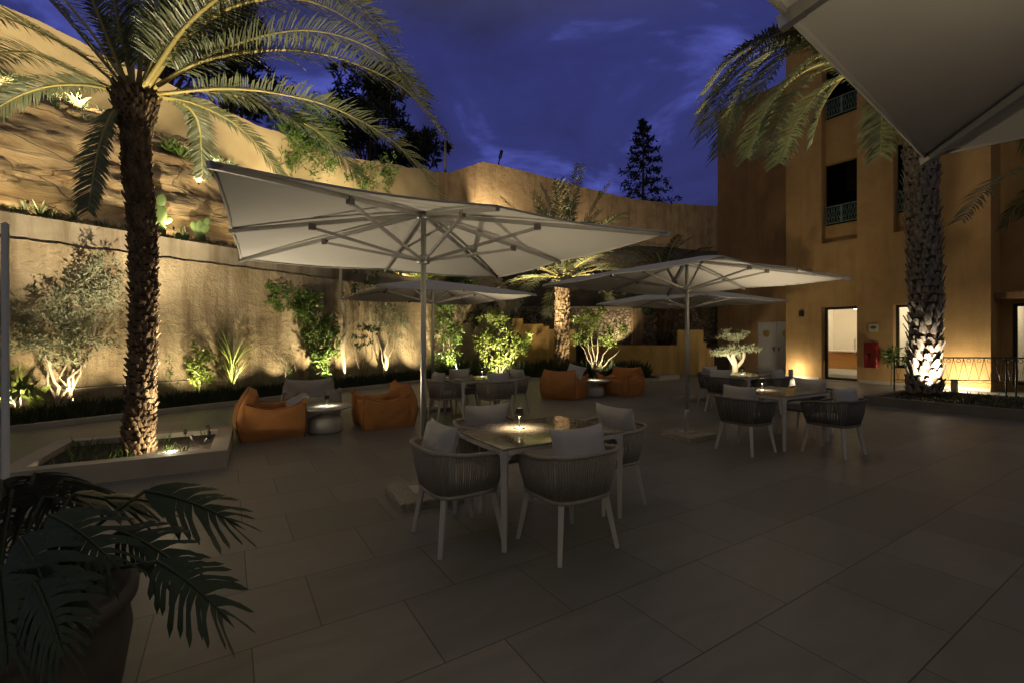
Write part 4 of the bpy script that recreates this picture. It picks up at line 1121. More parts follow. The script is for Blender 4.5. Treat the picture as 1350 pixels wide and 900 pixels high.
# broad leaved shrub at the picture edge
b0 = bed(25, .35, .05)
shrub('broadleaf_shrub', 'low bright shrub with broad leaves beside the olive tree', 'shrub', b0, [(bp(28, 508, .35), (.42, .35, .26), 60), (bp(8, 500, .35), (.35, .35, .3), 40)], .26, .10, 'leaf_yellow', [bp(30, 505, .35), bp(10, 500, .35)], .012)
# olive
b0 = bed(79, .6, .05)
cl = [(bp(60, 425, .6), (.62, .5, .45), 620), (bp(112, 440, .6), (.5, .5, .42), 560), (bp(130, 390, .6), (.55, .5, .55), 720), (bp(95, 400, .6), (.6, .5, .5), 560), (bp(145, 355, .6), (.34, .4, .5), 380), (bp(40, 450, .6), (.42, .4, .35), 300), (bp(20, 455, .6), (.3, .3, .4), 200), (bp(90, 460, .6), (.5, .4, .3), 330)]
shrub('olive_tree', 'silvery olive tree with pale forked trunk before the rough wall', 'tree', b0, [(c, r, int(n * 1.15)) for c, r, n in cl], .10, .028, 'leaf_olive',
      [(bp(66, 440, .6), .05), (bp(112, 470, .6), .055), (bp(130, 400, .6), .04), (bp(90, 430, .6), .035), (bp(45, 430, .6), .03), (bp(145, 360, .6), .03)], .05, 'bark', .3)
# small rounded shrub
b0 = bed(262, .45, .05)
shrub('rounded_shrub', 'small bushy shrub with one upright sprig beside the tall spiky yucca', 'shrub', b0, [(bp(262, 487, .45), (.30, .26, .36), 520), (bp(268, 458, .45), (.2, .18, .3), 90)], .11, .055, 'leaf_yellow', [bp(262, 490, .45), bp(268, 440, .45)], .012)
b0 = bed(232, .75, .05)
shrub('sapling', 'thin sapling with sparse small leaves against the rough wall near the palm trunk', 'shrub', b0, [(bp(228, 495, .75), (.3, .2, .4), 70)], .06, .025, 'leaf', [bp(230, 478, .75), bp(222, 495, .75)], .008)


def yucca(label, base, n, L, wd, spread, m, name='yucca', cat='yucca', stem=0):
    p = thing(name, label, cat, base); mb = MB()
    for k in range(n):
        az = k * 2.399 + random.uniform(-.2, .2); el = R(88) - spread * (k / n) ** .8; l = L * random.uniform(.7, 1.1)
        z0 = stem * random.uniform(.3, 1) if stem else random.uniform(0, .12)
        c = frond_curve(Vector((0, 0, z0)), az, el, l, random.uniform(.3, .9), 5)
        side = Vector((-math.sin(az), math.cos(az), 0)); vs = []; k_ = len(c)
        for i, q in enumerate(c):
            w_ = wd * (.5 + .5 * math.sin(math.pi * min(1, .2 + i / k_ * .8))) * (1 - (i / (k_ - 1)) ** 3); vs += [q + side * w_ * .5, q - side * w_ * .5]
        mb.add(vs, [(2 * i, 2 * i + 1, 2 * i + 3, 2 * i + 2) for i in range(k_ - 1)])
    mb.build('leaves', m, p)
    if stem:
        sm = MB()
        for _ in range(5): sm.tube([(random.uniform(-.05, .05), random.uniform(-.05, .05), 0), (random.uniform(-.12, .12), random.uniform(-.1, .1), stem)], .012, 6)
        sm.build('stem', 'bark', p)
    return p


yucca('tall spiky yucca lit from below, its strappy leaves against the rough wall', bed(306, .5, .05), 70, 1.15, .03, R(42), 'leaf_yellow', stem=.9)
# tall climbing shrub with clump on a thin stem
b0 = bed(424, .6, .05)
cl = [(bp(402, 400, .75), (.42, .3, .5), 800), (bp(418, 430, .7), (.4, .3, .5), 700), (bp(425, 470, .6), (.42, .35, .55), 800), (bp(432, 505, .5), (.4, .3, .35), 420), (bp(440, 440, .7), (.25, .2, .5), 280)]
shrub('climbing_shrub', 'tall leafy climbing shrub glowing at its foot behind the grey lounge chair', 'shrub', b0, [(c, r, int(n * 1.25)) for c, r, n in cl], .105, .055, 'leaf', [bp(402, 400, .75), bp(420, 430, .7), bp(436, 430, .7), bp(414, 380, .75)], .018)
b0 = bed(398, .7, .05)
shrub('lollipop_shrub', 'rounded leafy clump on a thin bare leaning stem beside the climbing shrub', 'shrub', b0, [(bp(367, 392, .75), (.30, .25, .42), 620)], .10, .052, 'leaf', [(bp(367, 395, .75), .018)], .018)
b0 = bed(375, .7, .05)
shrub('sapling', 'thin sapling with a few leaves below the lollipop clump', 'shrub', b0, [(bp(376, 488, .75), (.25, .2, .4), 60)], .07, .03, 'leaf', [bp(378, 470, .75)], .008)
# pale tall trunk
b0 = bed(453, .55, .05); q = bed(453, .55)
p = thing('slender_tree', 'slender tree with tall wavy pale trunk glowing at its foot', 'tree', b0)
mb = MB(); mb.tube(catmull([Vector(), bp(452, 460, .55) - b0, bp(455, 420, .55) - b0, bp(449, 385, .55) - b0, bp(451, 335, .55) - b0, bp(456, 300, .55) - b0], 20), [.075 - .035 * i / 20 for i in range(21)], 10); mb.build('trunk', 'bark', p)
mb = MB(); foliage(mb, [(bp(480, 355, .5) - b0, (.8, .6, .45), 260), (bp(455, 315, .6) - b0, (1.0, .8, .7), 500), (bp(498, 325, .5) - b0, (.8, .6, .6), 300)], .12, .05); mb.build('crown', 'leaf_dark', p)
b0 = bed(480, .35, .05)
shrub('young_tree', 'young tree with dark thin stem and sparse dark leaves between two pale trunks', 'tree', b0, [(bp(478, 450, .35), (.55, .3, .2), 130), (bp(470, 395, .35), (.35, .3, .6), 90), (bp(500, 385, .35), (.25, .3, .5), 90), (bp(482, 430, .35), (.5, .3, .35), 110)], .13, .055, 'leaf_dark', [(bp(480, 380, .35), .02), bp(468, 400, .35), bp(500, 400, .35), bp(465, 455, .35), bp(497, 448, .35)], .01, 'bark_dark')
b0 = bed(508, .55, .05)
shrub('standard_tree', 'small tree with straight pale trunk and loose golden crown below the middle umbrella', 'tree', b0, [(bp(508, 418, .55), (.8, .5, .5), 1100), (bp(528, 430, .55), (.4, .4, .45), 350)], .085, .036, 'leaf_olive', [(bp(508, 420, .55), .10), bp(525, 415, .55), bp(490, 412, .55)], .02)
# bushes toward the far end
b0 = bed(590, .3, .05)
shrub('columnar_shrub', 'narrow columnar shrub with bright green leaves behind the umbrella pole', 'shrub', b0, [(bp(590, 405, .3), (.5, .4, .55), 520), (bp(592, 440, .3), (.6, .5, .7), 800), (bp(588, 478, .3), (.6, .5, .55), 620)], .13, .06, 'leaf', [bp(590, 410, .3), bp(600, 430, .3), bp(580, 430, .3)], .025)
b0 = Vector(P(658, 490, 16.9)); b0.z = .05
shrub('round_bush', 'wide round bush with bright yellow green leaves behind the middle dining table', 'shrub', b0, [(P(655, 425, 16.9), (.62, .6, .5), 520), (P(645, 455, 16.9), (.6, .6, .6), 620), (P(675, 455, 16.9), (.65, .6, .5), 620), (P(655, 480, 16.9), (.6, .5, .35), 380), (P(690, 450, 16.9), (.35, .4, .4), 160)], .15, .07, 'leaf_yellow', [P(655, 430, 16.9), P(675, 450, 16.9), P(640, 450, 16.9), P(692, 450, 16.9)], .035)
b0 = Vector(P(784, 492, 17.2)); b0.z = .05
shrub('bushy_tree', 'multi stemmed bushy tree with pale branches, uplit behind the small white table', 'tree', b0, [(P(775, 425, 17.2), (.65, .6, .5), 520), (P(800, 440, 17.2), (.75, .6, .6), 560), (P(768, 445, 17.2), (.5, .5, .45), 300), (P(788, 412, 17.2), (.45, .5, .4), 220), (P(815, 428, 17.2), (.5, .5, .4), 180)], .13, .055, 'leaf_yellow',
      [(P(772, 440, 17.2), .045), (P(790, 430, 17.2), .045), (P(806, 450, 17.2), .04), (P(764, 450, 17.2), .035), (P(818, 460, 17.2), .03), (P(780, 420, 17.2), .035)], .03)
b0 = bed(632, .85, .05)
shrub('dark_creeper', 'dark creeper hanging on the wall above the round bush', 'shrub', b0, [(bp(632, 402, .8), (.8, .3, .5), 260), (bp(622, 420, .8), (.4, .3, .5), 120), (bp(690, 425, .2), (.9, .4, .5), 240)], .2, .09, 'leaf_dark', [bp(632, 400, .8), bp(622, 425, .8)], .02, 'bark_dark')
# bonsai olive
b0 = Vector((6.95, 14.2, 0))
p = thing('bonsai_olive', 'pruned olive with cloud shaped tiers and pale forked trunk, brightly lit, near the white door', 'tree', b0)
MB().lathe([(.30, 0), (.38, .03), (.44, .34), (.40, .34), (.38, .30)], 28).build('pot', 'kerb_dark', p)
mb = MB(); zz = .32
def bz(u, v): return P(u, v, 14.2) - b0
mb.tube(catmull([Vector((0, 0, .3)), bz(969, 480), bz(966, 468), bz(967, 452)], 10), [.10 - .006 * i for i in range(11)], 9)
mb.tube(catmull([bz(968, 482), bz(962, 472), bz(955, 462)], 8), [.055 - .003 * i for i in range(9)], 7); mb.tube(catmull([bz(969, 486), bz(979, 474), bz(982, 460)], 8), [.065 - .003 * i for i in range(9)], 7)
mb.build('trunk', 'bark', p)
mb = MB(); foliage(mb, [(bz(968, 441), (.42, .4, .16), 700), (bz(960, 446), (.35, .35, .1), 300), (bz(952, 463), (.34, .38, .16), 620), (bz(968, 460), (.32, .38, .14), 460), (bz(984, 459), (.40, .4, .15), 700), (bz(973, 470), (.25, .2, .2), 120)], .085, .024); mb.build('crown', 'leaf_olive', p)

# rosemary of the long bed: nobody could count it
mb = MB()
for k in range(2100):
    if k < 1400: o = wp(random.uniform(-5, 13), random.triangular(.03, .9, .18), .05); hh = random.uniform(.2, .42)
    else: o = Vector((random.uniform(-2, 5.2), random.uniform(17.0, 19.2), .05)); hh = random.uniform(.3, .75)
    for _ in range(11):
        d = (Vector((0, 0, 1)) + rvec() * .45).normalized(); l = hh * random.uniform(.5, 1.1); q = o + Vector((random.uniform(-.08, .08), random.uniform(-.08, .08), 0))
        leaf_quad(mb, q, d, rvec(), l, .028)
tag(struct(mb.build('rosemary', 'rosemary'), 'stuff'), 'dark rosemary and ground cover filling the long planting bed', 'ground cover')

# --------------------------------------------------------------------------------------------- plants of the rock slope
def sp_(u, n, dz=0):      # point on the slope seen at column u
    r = (u - CU) / F; b = W0 + WN * n; s = (r * b.y - b.x) / (WD.x - r * WD.y)
    return wp(s, n, float(slope_z(s, n)) + dz)


yucca('bright agave lit from below on the rock slope beside the umbrella corner', sp_(262, 3.2, -.05), 34, .75, .07, R(75), 'agave', 'agave', 'agave')
yucca('small spiky aloe at the foot of the rock slope near the palm trunk', sp_(98, 1.75, -.05), 18, .42, .035, R(75), 'agave', 'aloe', 'aloe')
yucca('white lit spiky plant glaring high on the rock slope left of the palm crown'.replace(' left of', ' behind'), sp_(100, 3.9, -.05), 26, .5, .06, R(75), 'agave', 'agave', 'agave')


yucca('green rosette plant beside the bright agave on the rock slope', sp_(238, 3.25, -.05), 30, .55, .06, R(70), 'leaf', 'agave', 'rosette plant')
yucca('leafy rosette plant between palm trunk and agave on the rock slope', sp_(222, 3.3, -.05), 26, .45, .07, R(70), 'leaf', 'agave', 'rosette plant')
yucca('small grey rosette on the coping edge near the boulder', sp_(52, 1.7, -.05), 20, .4, .04, R(75), 'agave', 'aloe', 'aloe')


def cactus(label, base, pads):
    """pads: (x, z, lean, length) of each pad's foot, in the plane of the wall"""
    p = thing('prickly_pear', label, 'cactus', base); mb = MB(); view = (Vector((0, 0, 0)) - Vector((base.x, base.y, 0))).normalized(); rt = Vector((-view.y, view.x, 0))
    for x, z, ang, ln in pads:
        d = (rt * math.sin(ang) + Vector((0, 0, math.cos(ang)))).normalized(); yv = (view + rt * random.uniform(-.5, .5)); yv = (yv - d * yv.dot(d)).normalized(); xv = yv.cross(d)
        c = rt * x + Vector((0, 0, z)) + d * ln * .5
        mm = Matrix.Translation(c) @ Matrix((xv, yv, d)).transposed().to_4x4() @ Matrix.Diagonal((ln * .34, .03, ln * .54, 1))
        vs = []; fs = []
        for i in range(9):
            for j in range(12): vs.append(mm @ Vector((math.sin(math.pi * i / 8) * math.cos(math.pi * j / 6), math.sin(math.pi * i / 8) * math.sin(math.pi * j / 6), math.cos(math.pi * i / 8))))
        for i in range(8):
            for j in range(12): fs.append((i * 12 + j, i * 12 + (j + 1) % 12, i * 12 + 12 + (j + 1) % 12, i * 12 + 12 + j))
        mb.add(vs, fs, True)
    mb.build('pads', 'cactus', p); return p


cactus('tall prickly pear with few pads on the coping edge beside the palm trunk', sp_(210, 1.6, -.02), [(0, 0, 0, .40), (0, .36, .05, .42), (.02, .75, .1, .3), (-.03, .33, -.9, .26), (.03, .36, .9, .26)])
cactus('bushy prickly pear on the coping edge beside the umbrella corner', sp_(264, 1.6, -.02), [(0, 0, 0, .34), (-.04, .3, -.5, .28), (.04, .3, .5, .28), (0, .32, .05, .3), (.1, .5, .3, .22)])
cactus('low prickly pear between the two others on the coping edge', sp_(238, 1.5, -.02), [(0, 0, -.2, .24), (.03, .05, .7, .2)])
mb = MB()
for k in range(260):
    u_ = random.uniform(-40, 330); n_ = random.choice((1.45, 1.6, 1.8, 3.6, 3.9)) + random.uniform(-.12, .12); c_ = sp_(u_, n_, .0); r_ = random.uniform(.03, .13); vs = []
    for i in range(5):
        for j in range(7):
            d = Vector((math.sin(math.pi * i / 4) * math.cos(2 * math.pi * j / 7), math.sin(math.pi * i / 4) * math.sin(2 * math.pi * j / 7), math.cos(math.pi * i / 4)))
            vs.append(c_ + Vector((d.x * 1.2, d.y, d.z * .75)) * r_ * (1 + .35 * mnoise.noise(d * 1.5 + c_)))
    mb.add(vs, [(i * 7 + j, i * 7 + (j + 1) % 7, i * 7 + 7 + (j + 1) % 7, i * 7 + 7 + j) for i in range(4) for j in range(7)])
tag(struct(mb.build('loose_stones', 'rock'), 'stuff'), 'loose broken stones scattered on the ledges of the rock slope', 'stones')
mb = MB()
for k in range(120):
    o = sp_(random.uniform(-20, 330), random.choice((1.5, 1.75, 3.5, 3.9, 4.4)) + random.uniform(-.2, .2), 0)
    for _ in range(12):
        d = (Vector((0, 0, 1)) + rvec() * .8).normalized(); leaf_quad(mb, o + rvec() * .05, d, rvec(), random.uniform(.08, .28), .014)
tag(struct(mb.build('dry_weeds', 'agave'), 'stuff'), 'dry weeds sprouting from the cracks of the rock slope', 'weeds')
# terrace bushes above the coping
for u0, lab, m_, n in ((425, 'bright yellow green bush on the coping near the tall wavy trunk', 'leaf_yellow', 260), (470, 'bushy green plant on the coping below the large umbrella edge', 'leaf_yellow', 320), (520, 'dense green bush on the coping beside the umbrella pole', 'leaf', 360), (560, 'yellow lit bush on the coping behind the umbrella pole', 'leaf_yellow', 360), (605, 'dark leafy bush on the coping near the far end of the wall', 'leaf', 380)):
    b0 = sp_(u0, 1.5, -.08); shrub('terrace_bush', lab, 'bush', b0, [(b0 + Vector((0, 0, .26)), (.85, .35, .32), int(n * 1.3))], .17, .07, m_, [b0 + Vector((.2, 0, .6)), b0 + Vector((-.2, .1, .6))], .015)['group'] = 'bushes on the coping of the tall wall'
# feathery bush overhanging the ochre wall, ivy
b0 = wp(8.2, 5.95, up_z(8.2) - .6)
def uwp(u, v, n=5.2):
    q = bed(u, n); return P(u, v, q.y)
shrub('feathery_bush', 'feathery green bush spilling over the ochre boundary wall', 'bush', b0, [(uwp(400, 175, 5.8), (1.4, 1.0, 1.3), 2600), (uwp(415, 205, 5.3), (1.0, .4, .9), 1000), (uwp(378, 195, 5.4), (.9, .4, .9), 800), (uwp(425, 160, 5.9), (1.0, 1, .9), 900)], .20, .05, 'leaf', [uwp(400, 170, 5.8), uwp(420, 170, 5.8)], .05)
b0 = wp(12.3, 5.4, up_z(12.3) - 1.6)
shrub('wall_ivy', 'dark ivy hanging from the ochre boundary wall beside the feathery bush', 'ivy', b0, [(uwp(480, 238, 5.3), (1.0, .3, .7), 600), (uwp(512, 228, 5.3), (.45, .3, 1.0), 420), (uwp(465, 232, 5.35), (.6, .3, .5), 240)], .14, .06, 'leaf', [uwp(480, 238, 5.35)], .02)
# boulder at the picture edge
mb = MB(); vs = []
for i in range(13):
    for j in range(24):
        d = Vector((math.sin(math.pi * i / 12) * math.cos(math.pi * j / 12), math.sin(math.pi * i / 12) * math.sin(math.pi * j / 12), math.cos(math.pi * i / 12)))
        r = .85 + .25 * mnoise.noise(d * 1.3); vs.append(Vector((d.x * r * 1.15, d.y * r, d.z * r * .62)))
mb.add(vs, [(i * 24 + j, i * 24 + (j + 1) % 24, i * 24 + 24 + (j + 1) % 24, i * 24 + 24 + j) for i in range(12) for j in range(24)], True)
tag(mb.build('boulder', 'rock', None, P(-35, 236, 9.2)), 'large brown boulder on the slope at the picture edge above the coping', 'boulder')

# --------------------------------------------------------------------------------------------- far trees against the sky
def conifer(name, label, base, h, r, n, taper=.9, dens=36, m='needle', l=.45):
    p = thing(name, label, 'tree', base, 0, 'dark trees against the sky'); mb = MB(); tk = MB()
    tk.tube([(0, 0, 0), (0, 0, h)], [h * .014 + .05, .03], 7)
    for k in range(n):
        t = (k + .5) / n; z = h * (.10 + .88 * t); rr = r * (1 - t) ** taper * random.uniform(.65, 1.12) + .12
        az = k * 2.399; tip = Vector((math.cos(az) * rr, math.sin(az) * rr, z - .10 * rr)); tk.tube([(0, 0, z), tip], [.035, .01], 5)
        for _ in range(dens):
            q = Vector((0, 0, z)).lerp(tip, random.uniform(.35, 1.05)) + rvec() * random.uniform(.05, .22) * (.5 + rr * .3)
            leaf_quad(mb, q, (rvec() + Vector((0, 0, .35))).normalized(), rvec(), l * random.uniform(.6, 1.2), l * .38)
    tk.build('trunk', 'bark_dark', p); mb.build('crown', m, p); return p


q = P(848, 290, 45); conifer('conifer', 'slender dark conifer standing alone on the ridge', q, P(848, 158, 45).z - q.z, 3.4, 60, .8, 34)
def pine(label, u, v0, v1, Y, r, n, seed):
    random.seed(seed); base = P(u, v0, Y); top = P(u, v1, Y); h = top.z - base.z
    p = thing('pine_tree', label, 'tree', base, 0, 'dark trees against the sky'); tk, fm = MB(), MB()
    cl = []; tips = []
    for k in range(n):
        a = random.uniform(0, 6.28); t = random.uniform(.3, 1); rr = r * random.uniform(.2, 1) * (1.15 - .6 * t); c = Vector((math.cos(a) * rr, math.sin(a) * rr, h * t)); tips.append(c)
        cl.append((c, (r * .30, r * .30, r * .2), 240))
    foliage(fm, cl, .48, .11, .3); branches(tk, Vector(), tips, .09, .02, .15); tk.tube([(0, 0, -1), (0, 0, h * .9)], [.3, .06], 8)
    tk.build('trunk', 'bark_dark', p); fm.build('crown', 'needle', p)


pine('dark spreading pine behind the frond tips of the big palm', 488, 270, 105, 30, 3.5, 26, 3)
pine('dark pine half hidden between the fronds of the big palm', 300, 200, -10, 28, 3.8, 26, 4)
pine('dark pine beyond the boundary wall behind the big palm crown', 215, 170, -90, 26, 4.2, 26, 5)
pine('low dark pine beside the thin post on the ridge', 555, 260, 175, 30, 2.3, 14, 6)
random.seed(11)
tag(MB().tube([P(587, 240, 26), P(587, 186, 26)], .07, 8).build('metal_post', 'kerb_dark'), 'thin upright metal post on the wall corner beside the dark pine', 'post')
t_ = thing('antenna_mast', 'leaning dark mast with a thick upper end on the ridge wall peak', 'mast', P(656, 222, 28))
b0 = P(656, 222, 28); MB().tube([Vector(), P(660, 204, 28) - b0], .04, 6).build('pole', 'black', t_); MB().tube([P(659, 209, 28) - b0, P(661.5, 199, 28) - b0], .10, 6).build('head', 'black', t_)
tag(MB().tube([uwp(432, 205, 6), uwp(431, 184, 6)], .03, 6).tube([uwp(431, 185, 6), uwp(435, 185, 6)], .05, 6).build('camera_mast', 'white_metal'), 'thin pale mast with a small camera on the boundary wall beside the feathery bush', 'mast')

# --------------------------------------------------------------------------------------------- potted philodendron in front
PP = Vector((-1.77, 1.55, 0))
pt = thing('potted_philodendron', 'dark philodendron with deeply cut leaves in a big weathered clay pot', 'potted plant', PP)
MB().lathe([(.20, 0), (.26, .02), (.34, .25), (.37, .45), (.355, .56), (.385, .575), (.39, .62), (.36, .625), (.34, .58), (.33, .54)], 40).build('pot', 'pot', pt)
MB().lathe([(.332, .52), (.0, .53)], 32).build('soil', 'soil', pt)


def cut_leaf(mb, rb, o, tip0, L, nrm, roll=0, n=11):
    """petiole from o to tip0, then a deeply lobed blade of length L"""
    o, tip0 = Vector(o), Vector(tip0); d0 = (tip0 - o)
    mid = o.lerp(tip0, .5) + Vector((0, 0, .10 * d0.length)); pet = catmull([o, mid, tip0], 8); rb.tube(pet, .007, 5)
    T = Vector((d0.x, d0.y, 0)).normalized(); T = (T + Vector((.25, -.15, -.30 + random.uniform(-.12, .15)))).normalized(); nrm = Vector(nrm); s_ = T.cross(nrm).normalized(); up = s_.cross(T)
    def mp_(t, x): return tip0 + T * (t * L) + Vector((0, 0, -.22 * L * t * t)) + s_ * x + up * (-.9 * x * x / L + .10 * abs(x))
    for sg in (-1, 1):
        for k in range(n):
            t0 = k / n; t1 = (k + .93) / n; tm = (t0 + t1) / 2
            wl = L * (.40 * math.sin(math.pi * (.22 + .70 * tm)) ** .9) * random.uniform(.72, 1.16); fw = random.uniform(-.04, .05) + .24 + .16 * tm
            a, b = mp_(t0, 0), mp_(t1, 0); m1 = mp_(t0 + fw * .45, sg * wl * .55); m2 = mp_(t1 + fw * .35, sg * wl * .5); c1 = mp_(t0 + fw * .85, sg * wl * .88); c2 = mp_(t0 + fw * .85 + .075, sg * wl * .84); e_ = mp_(t0 + fw + .05, sg * wl)
            i1, i2 = mp_(t0 + fw * .2, sg * wl * .34), mp_(t1 + .07 / n + fw * .2, sg * wl * .34)
            mb.add([a, mp_((k + 1) / n, 0), i1, i2, m1, m2, c1, c2, e_], [(0, 1, 3, 2), (2, 3, 5, 4), (4, 5, 7, 6), (6, 7, 8)])
    a = mp_(1, 0); mb.add([mp_(.98, -.03 * L), mp_(.98, .03 * L), mp_(1.2, 0)], [(0, 1, 2)])
    rb.tube([mp_(t, 0) + up * .002 for t in np.linspace(0, 1.1, 8)], [.006 - .0005 * i for i in range(8)], 5)


fm, rb = MB(), MB(); base = Vector((0, 0, .56))
def lp_(u, v, Y): return P(u, v, Y) - PP
for (u, v, Y, L, nr) in [(205, 655, 1.72, .30, (.1, -.5, .9)), (172, 712, 1.55, .24, (.1, -.6, .8)), (222, 752, 1.45, .26, (.1, -.55, .85)), (95, 640, 1.9, .30, (.0, -.5, .85)), 
                         (30, 655, 1.7, .32, (-.1, -.6, .8)), (40, 720, 1.4, .30, (0, -.7, .7)), (80, 690, 1.5, .28, (.1, -.6, .8)), (10, 760, 1.3, .26, (-.1, -.8, .6)), (60, 780, 1.25, .24, (.1, -.8, .6)), (-30, 690, 1.5, .3, (-.2, -.6, .8)), (-60, 640, 1.8, .32, (-.2, -.4, .9)), (60, 630, 2.0, .3, (0, -.4, .9)), (150, 665, 1.9, .26, (.1, -.4, .9)), (20, 700, 1.9, .3, (0, -.3, .95)), (110, 660, 1.8, .28, (.1, -.5, .85)), (70, 665, 1.75, .3, (0, -.6, .8)), (0, 680, 1.6, .3, (0, -.6, .8)), (55, 745, 1.35, .26, (0, -.7, .7)), (15, 640, 1.9, .32, (0, -.5, .85)), (-20, 740, 1.9, .3, (0, -.3, .95))]:
    v = v + max(0, (690 - v)) * .10 - 12; u = u - 14; t0 = lp_(u, v, Y); cut_leaf(fm, rb, base + Vector((t0.x * .12, t0.y * .12, 0)), t0, L, nr)
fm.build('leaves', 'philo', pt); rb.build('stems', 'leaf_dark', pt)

# --------------------------------------------------------------------------------------------- garden spotlights
gs0 = None
def garden_spot(loc, target, power, label, deg=70, col=(1, .82, .50), blend=.8, visible=True, rad=.04):
    global gs0
    loc, target = Vector(loc), Vector(target); d = (target - loc).normalized()
    if gs0 is None:
        gs0 = thing('garden_spotlight', label, 'spotlight', loc, 0, 'small garden spotlights')
        MB().lathe([(.026, -.05), (.034, -.045), (.036, .05), (.034, .055), (.028, .045)], 16).build('housing', 'black', gs0)
        MB().lathe([(.028, .040), (.0, .043)], 16).build('lens', 'lens', gs0)
        MB().tube([(0, 0, -.05), (0, 0, -.12)], .008, 6).build('stake', 'black', gs0); o = gs0
    else: o = copy_tree(gs0)
    o.location = loc; o.scale = (.6, .6, .6); o['label'] = label; o.rotation_mode = 'QUATERNION'; o.rotation_quaternion = d.to_track_quat('Z', 'Y')
    return spot(loc + d * .07, target, power * 3, deg, blend, col, rad)


# bed
W = (1, .81, .47)
def bs(u, n, tgt, pw, lab, deg=80, z=.44, col=W): garden_spot(bed(u, n, z), tgt, pw * 1.0, lab, deg, col)
bs(14, .06, bp(20, 470, .9), 26, 'garden spotlight among the broad leaves beside the olive', 112, .36)
bs(96, .12, bp(95, 440, .9), 40, 'garden spotlight at the foot of the olive trunk', 112, .36)
bs(178, .3, bp(190, 440, 1), 17, 'garden spotlight in the rosemary behind the big palm trunk', 112, .36)
bs(252, .06, bp(258, 450, 1), 29, 'garden spotlight below the small rounded shrub', 112, .36)
bs(318, .10, bp(306, 440, .9), 44, 'garden spotlight at the foot of the spiky yucca', 112, .36)
bs(372, .5, bp(372, 430, 1), 15, 'garden spotlight below the lollipop clump', 112, .30)
bs(436, .02, bp(425, 430, .9), 90, 'garden spotlight at the foot of the climbing shrub', 112, .36)
bs(462, .3, bp(458, 430, .9), 46, 'garden spotlight at the foot of the wavy pale trunk', 112, .36)
bs(516, .08, bp(510, 430, .9), 66, 'garden spotlight shining in the bed near the straight pale trunk', 112, .36)
bs(552, .15, bp(556, 430, 1), 50, 'garden spotlight in the bed behind the umbrella pole', 112, .36)
garden_spot(bed(602, -.5, .2), bp(591, 440, .3), 190, 'garden spotlight at the foot of the columnar shrub', 80, W)
garden_spot(Vector((-.35, 15.6, .2)), P(658, 450, 17.0), 220, 'garden spotlight at the foot of the round bush', 95)
garden_spot(Vector((2.15, 16.9, .3)), Vector((1.95, 17.75, 2.2)), 34, 'garden spotlight at the foot of the stout golden palm', 70)
garden_spot(Vector((.9, 16.4, .3)), Vector((1.9, 17.6, 5.6)), 900, 'garden spotlight in the bed aimed into the stout palm crown', 62)
garden_spot(Vector((3.6, 16.2, .2)), Vector((3.3, 17.4, 1.6)), 130, 'garden spotlight at the foot of the bushy tree', 95)
garden_spot(Vector((5.6, 22.9, 1.3)), Vector((5.3, 23.6, 2.4)), 55, 'garden spotlight on the raised soil washing the rubble wall', 120)
garden_spot(Vector((6.45, 13.1, .35)), Vector((6.98, 14.2, 1.5)), 95, 'garden spotlight at the foot of the bonsai olive', 95, (1, .84, .54))
garden_spot(Vector((9.75, 10.35, .26)), P(1217, 465, 11.1), 175, 'garden spotlight in the raised bed at the foot of the thick palm', 60, (1, .84, .6))
garden_spot(Vector((9.0, 10.5, .26)), P(1045, 110, 10.4), 2000, 'garden spotlight in the raised bed aimed into the thick palm crown', 44, (1, .82, .55))
# big palm planter
q = pq(.42, .75, .26)
garden_spot(q, P(185, 430, 5.62), 52, 'garden spotlight glaring in the soil of the big palm planter', 70, (1, .84, .54))
garden_spot(pq(.55, 1.25, .26), P(215, 80, 5.7), 460, 'garden spotlight in the big palm planter aimed into the crown', 75, (1, .84, .52))
garden_spot(pq(.24, .5, .27), Vector((-1.6, 4.9, 2.5)), 85, 'garden spotlight in the planter corner aimed below the large umbrella', 85, (1, .86, .62))
ig = thing('recessed_uplight', 'round recessed uplight glaring in the soil of the big palm planter', 'uplight', pq(.62, .55, .142))
MB().lathe([(.075, 0), (.08, .006), (.062, .012), (.058, .006)], 24).build('bezel', 'alu', ig); MB().lathe([(.056, .0075), (.0, .016)], 24).build('lens', 'lens', ig)
point(pq(.62, .55, .26), 16, (1, .84, .55), .03)
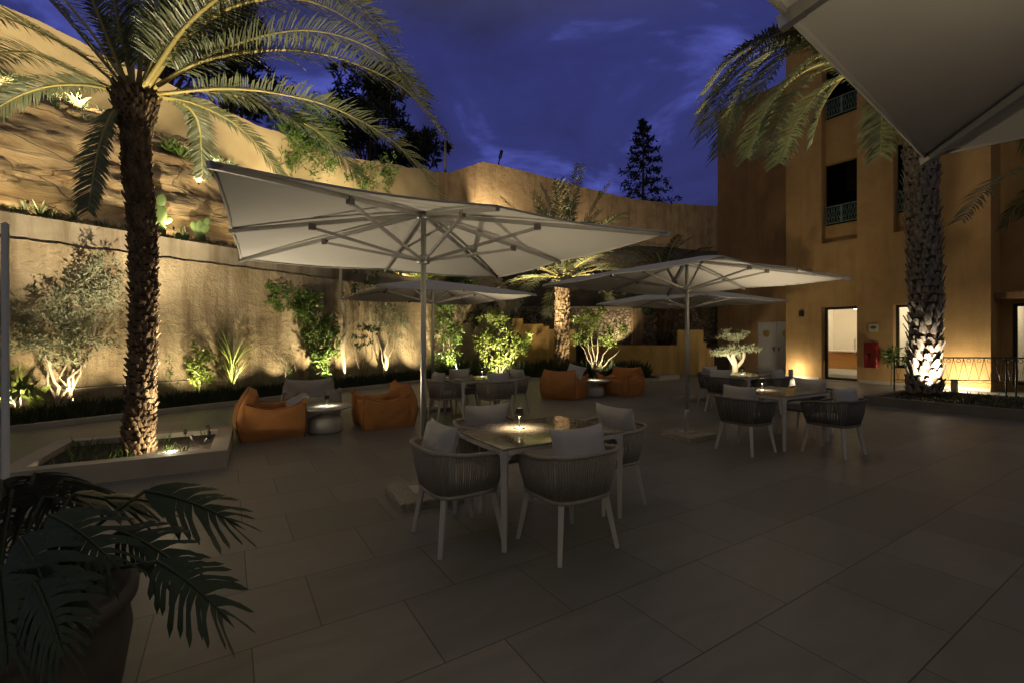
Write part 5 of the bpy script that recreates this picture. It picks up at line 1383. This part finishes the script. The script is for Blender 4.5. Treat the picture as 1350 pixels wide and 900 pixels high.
# rock slope and upper walls
def ss(u, n, tgt, pw, lab, deg=95, dz=.5, col=(1, .82, .50)): garden_spot(sp_(u, n, dz), tgt, pw, lab, deg, col)
ss(104, 3.3, uwp(110, 60, 5.5), 110, 'garden spotlight glaring high on the rock slope behind the palm crown', 120, .5)
ss(-30, 3.0, uwp(0, 30, 5.5), 130, 'garden spotlight high on the rock slope near the boulder', 110, .6)
ss(280, 3.0, uwp(290, 140, 5.5), 170, 'garden spotlight beside the agave on the rock slope', 110, .6)
ss(390, 2.9, uwp(390, 180, 5.5), 230, 'garden spotlight on the rock slope below the feathery bush', 110, .8)
ss(490, 2.9, uwp(490, 205, 5.5), 230, 'garden spotlight on the rock slope below the ivy', 110, .8)
garden_spot(sp_(262, 2.75, .25), sp_(262, 3.3, .4), 10, 'garden spotlight at the foot of the bright agave', 110, (1, .86, .55))
garden_spot(bed(440, 1.3, 3.92), sp_(430, 2.2, .5), 80, 'garden spotlight on the coping lighting the terrace bushes', 130, W)
garden_spot(bed(530, 1.3, 3.92), sp_(535, 2.2, .5), 90, 'garden spotlight on the coping near the end of the terrace bushes', 130, W)
garden_spot(P(640, 300, 25.6), P(668, 232, 27.7), 420, 'garden spotlight on the hillside below the ridge wall peak', 100)
garden_spot(P(770, 345, 26.2) + Vector((0, 0, .5)), P(800, 300, 29.5), 260, 'garden spotlight on the hillside behind the stout palm crown', 110)
garden_spot(pq(.30, 1.45, .26), sp_(90, 2.9, .5), 850, 'garden spotlight in the big palm planter flooding the rock slope', 52, (1, .83, .54))
garden_spot(pq(.26, 1.0, .26), sp_(300, 3.2, .5), 480, 'garden spotlight in the big palm planter flooding the upper slope', 52, (1, .83, .54))

for s_, lab in ((-2.2, 'below the boulder at the picture edge'), (.6, 'below the small aloe'), (3.0, 'beside the tall prickly pear'), (5.2, 'beside the umbrella corner'), (8.0, 'behind the large umbrella')):
    garden_spot(wp(s_, 1.36, 4.12), wp(s_ + .3, 3.2, 5.9), 14, 'added fill spotlight on the coping ' + lab, 165, W)  # extra spots added to brighten the dark foot of the rock slope
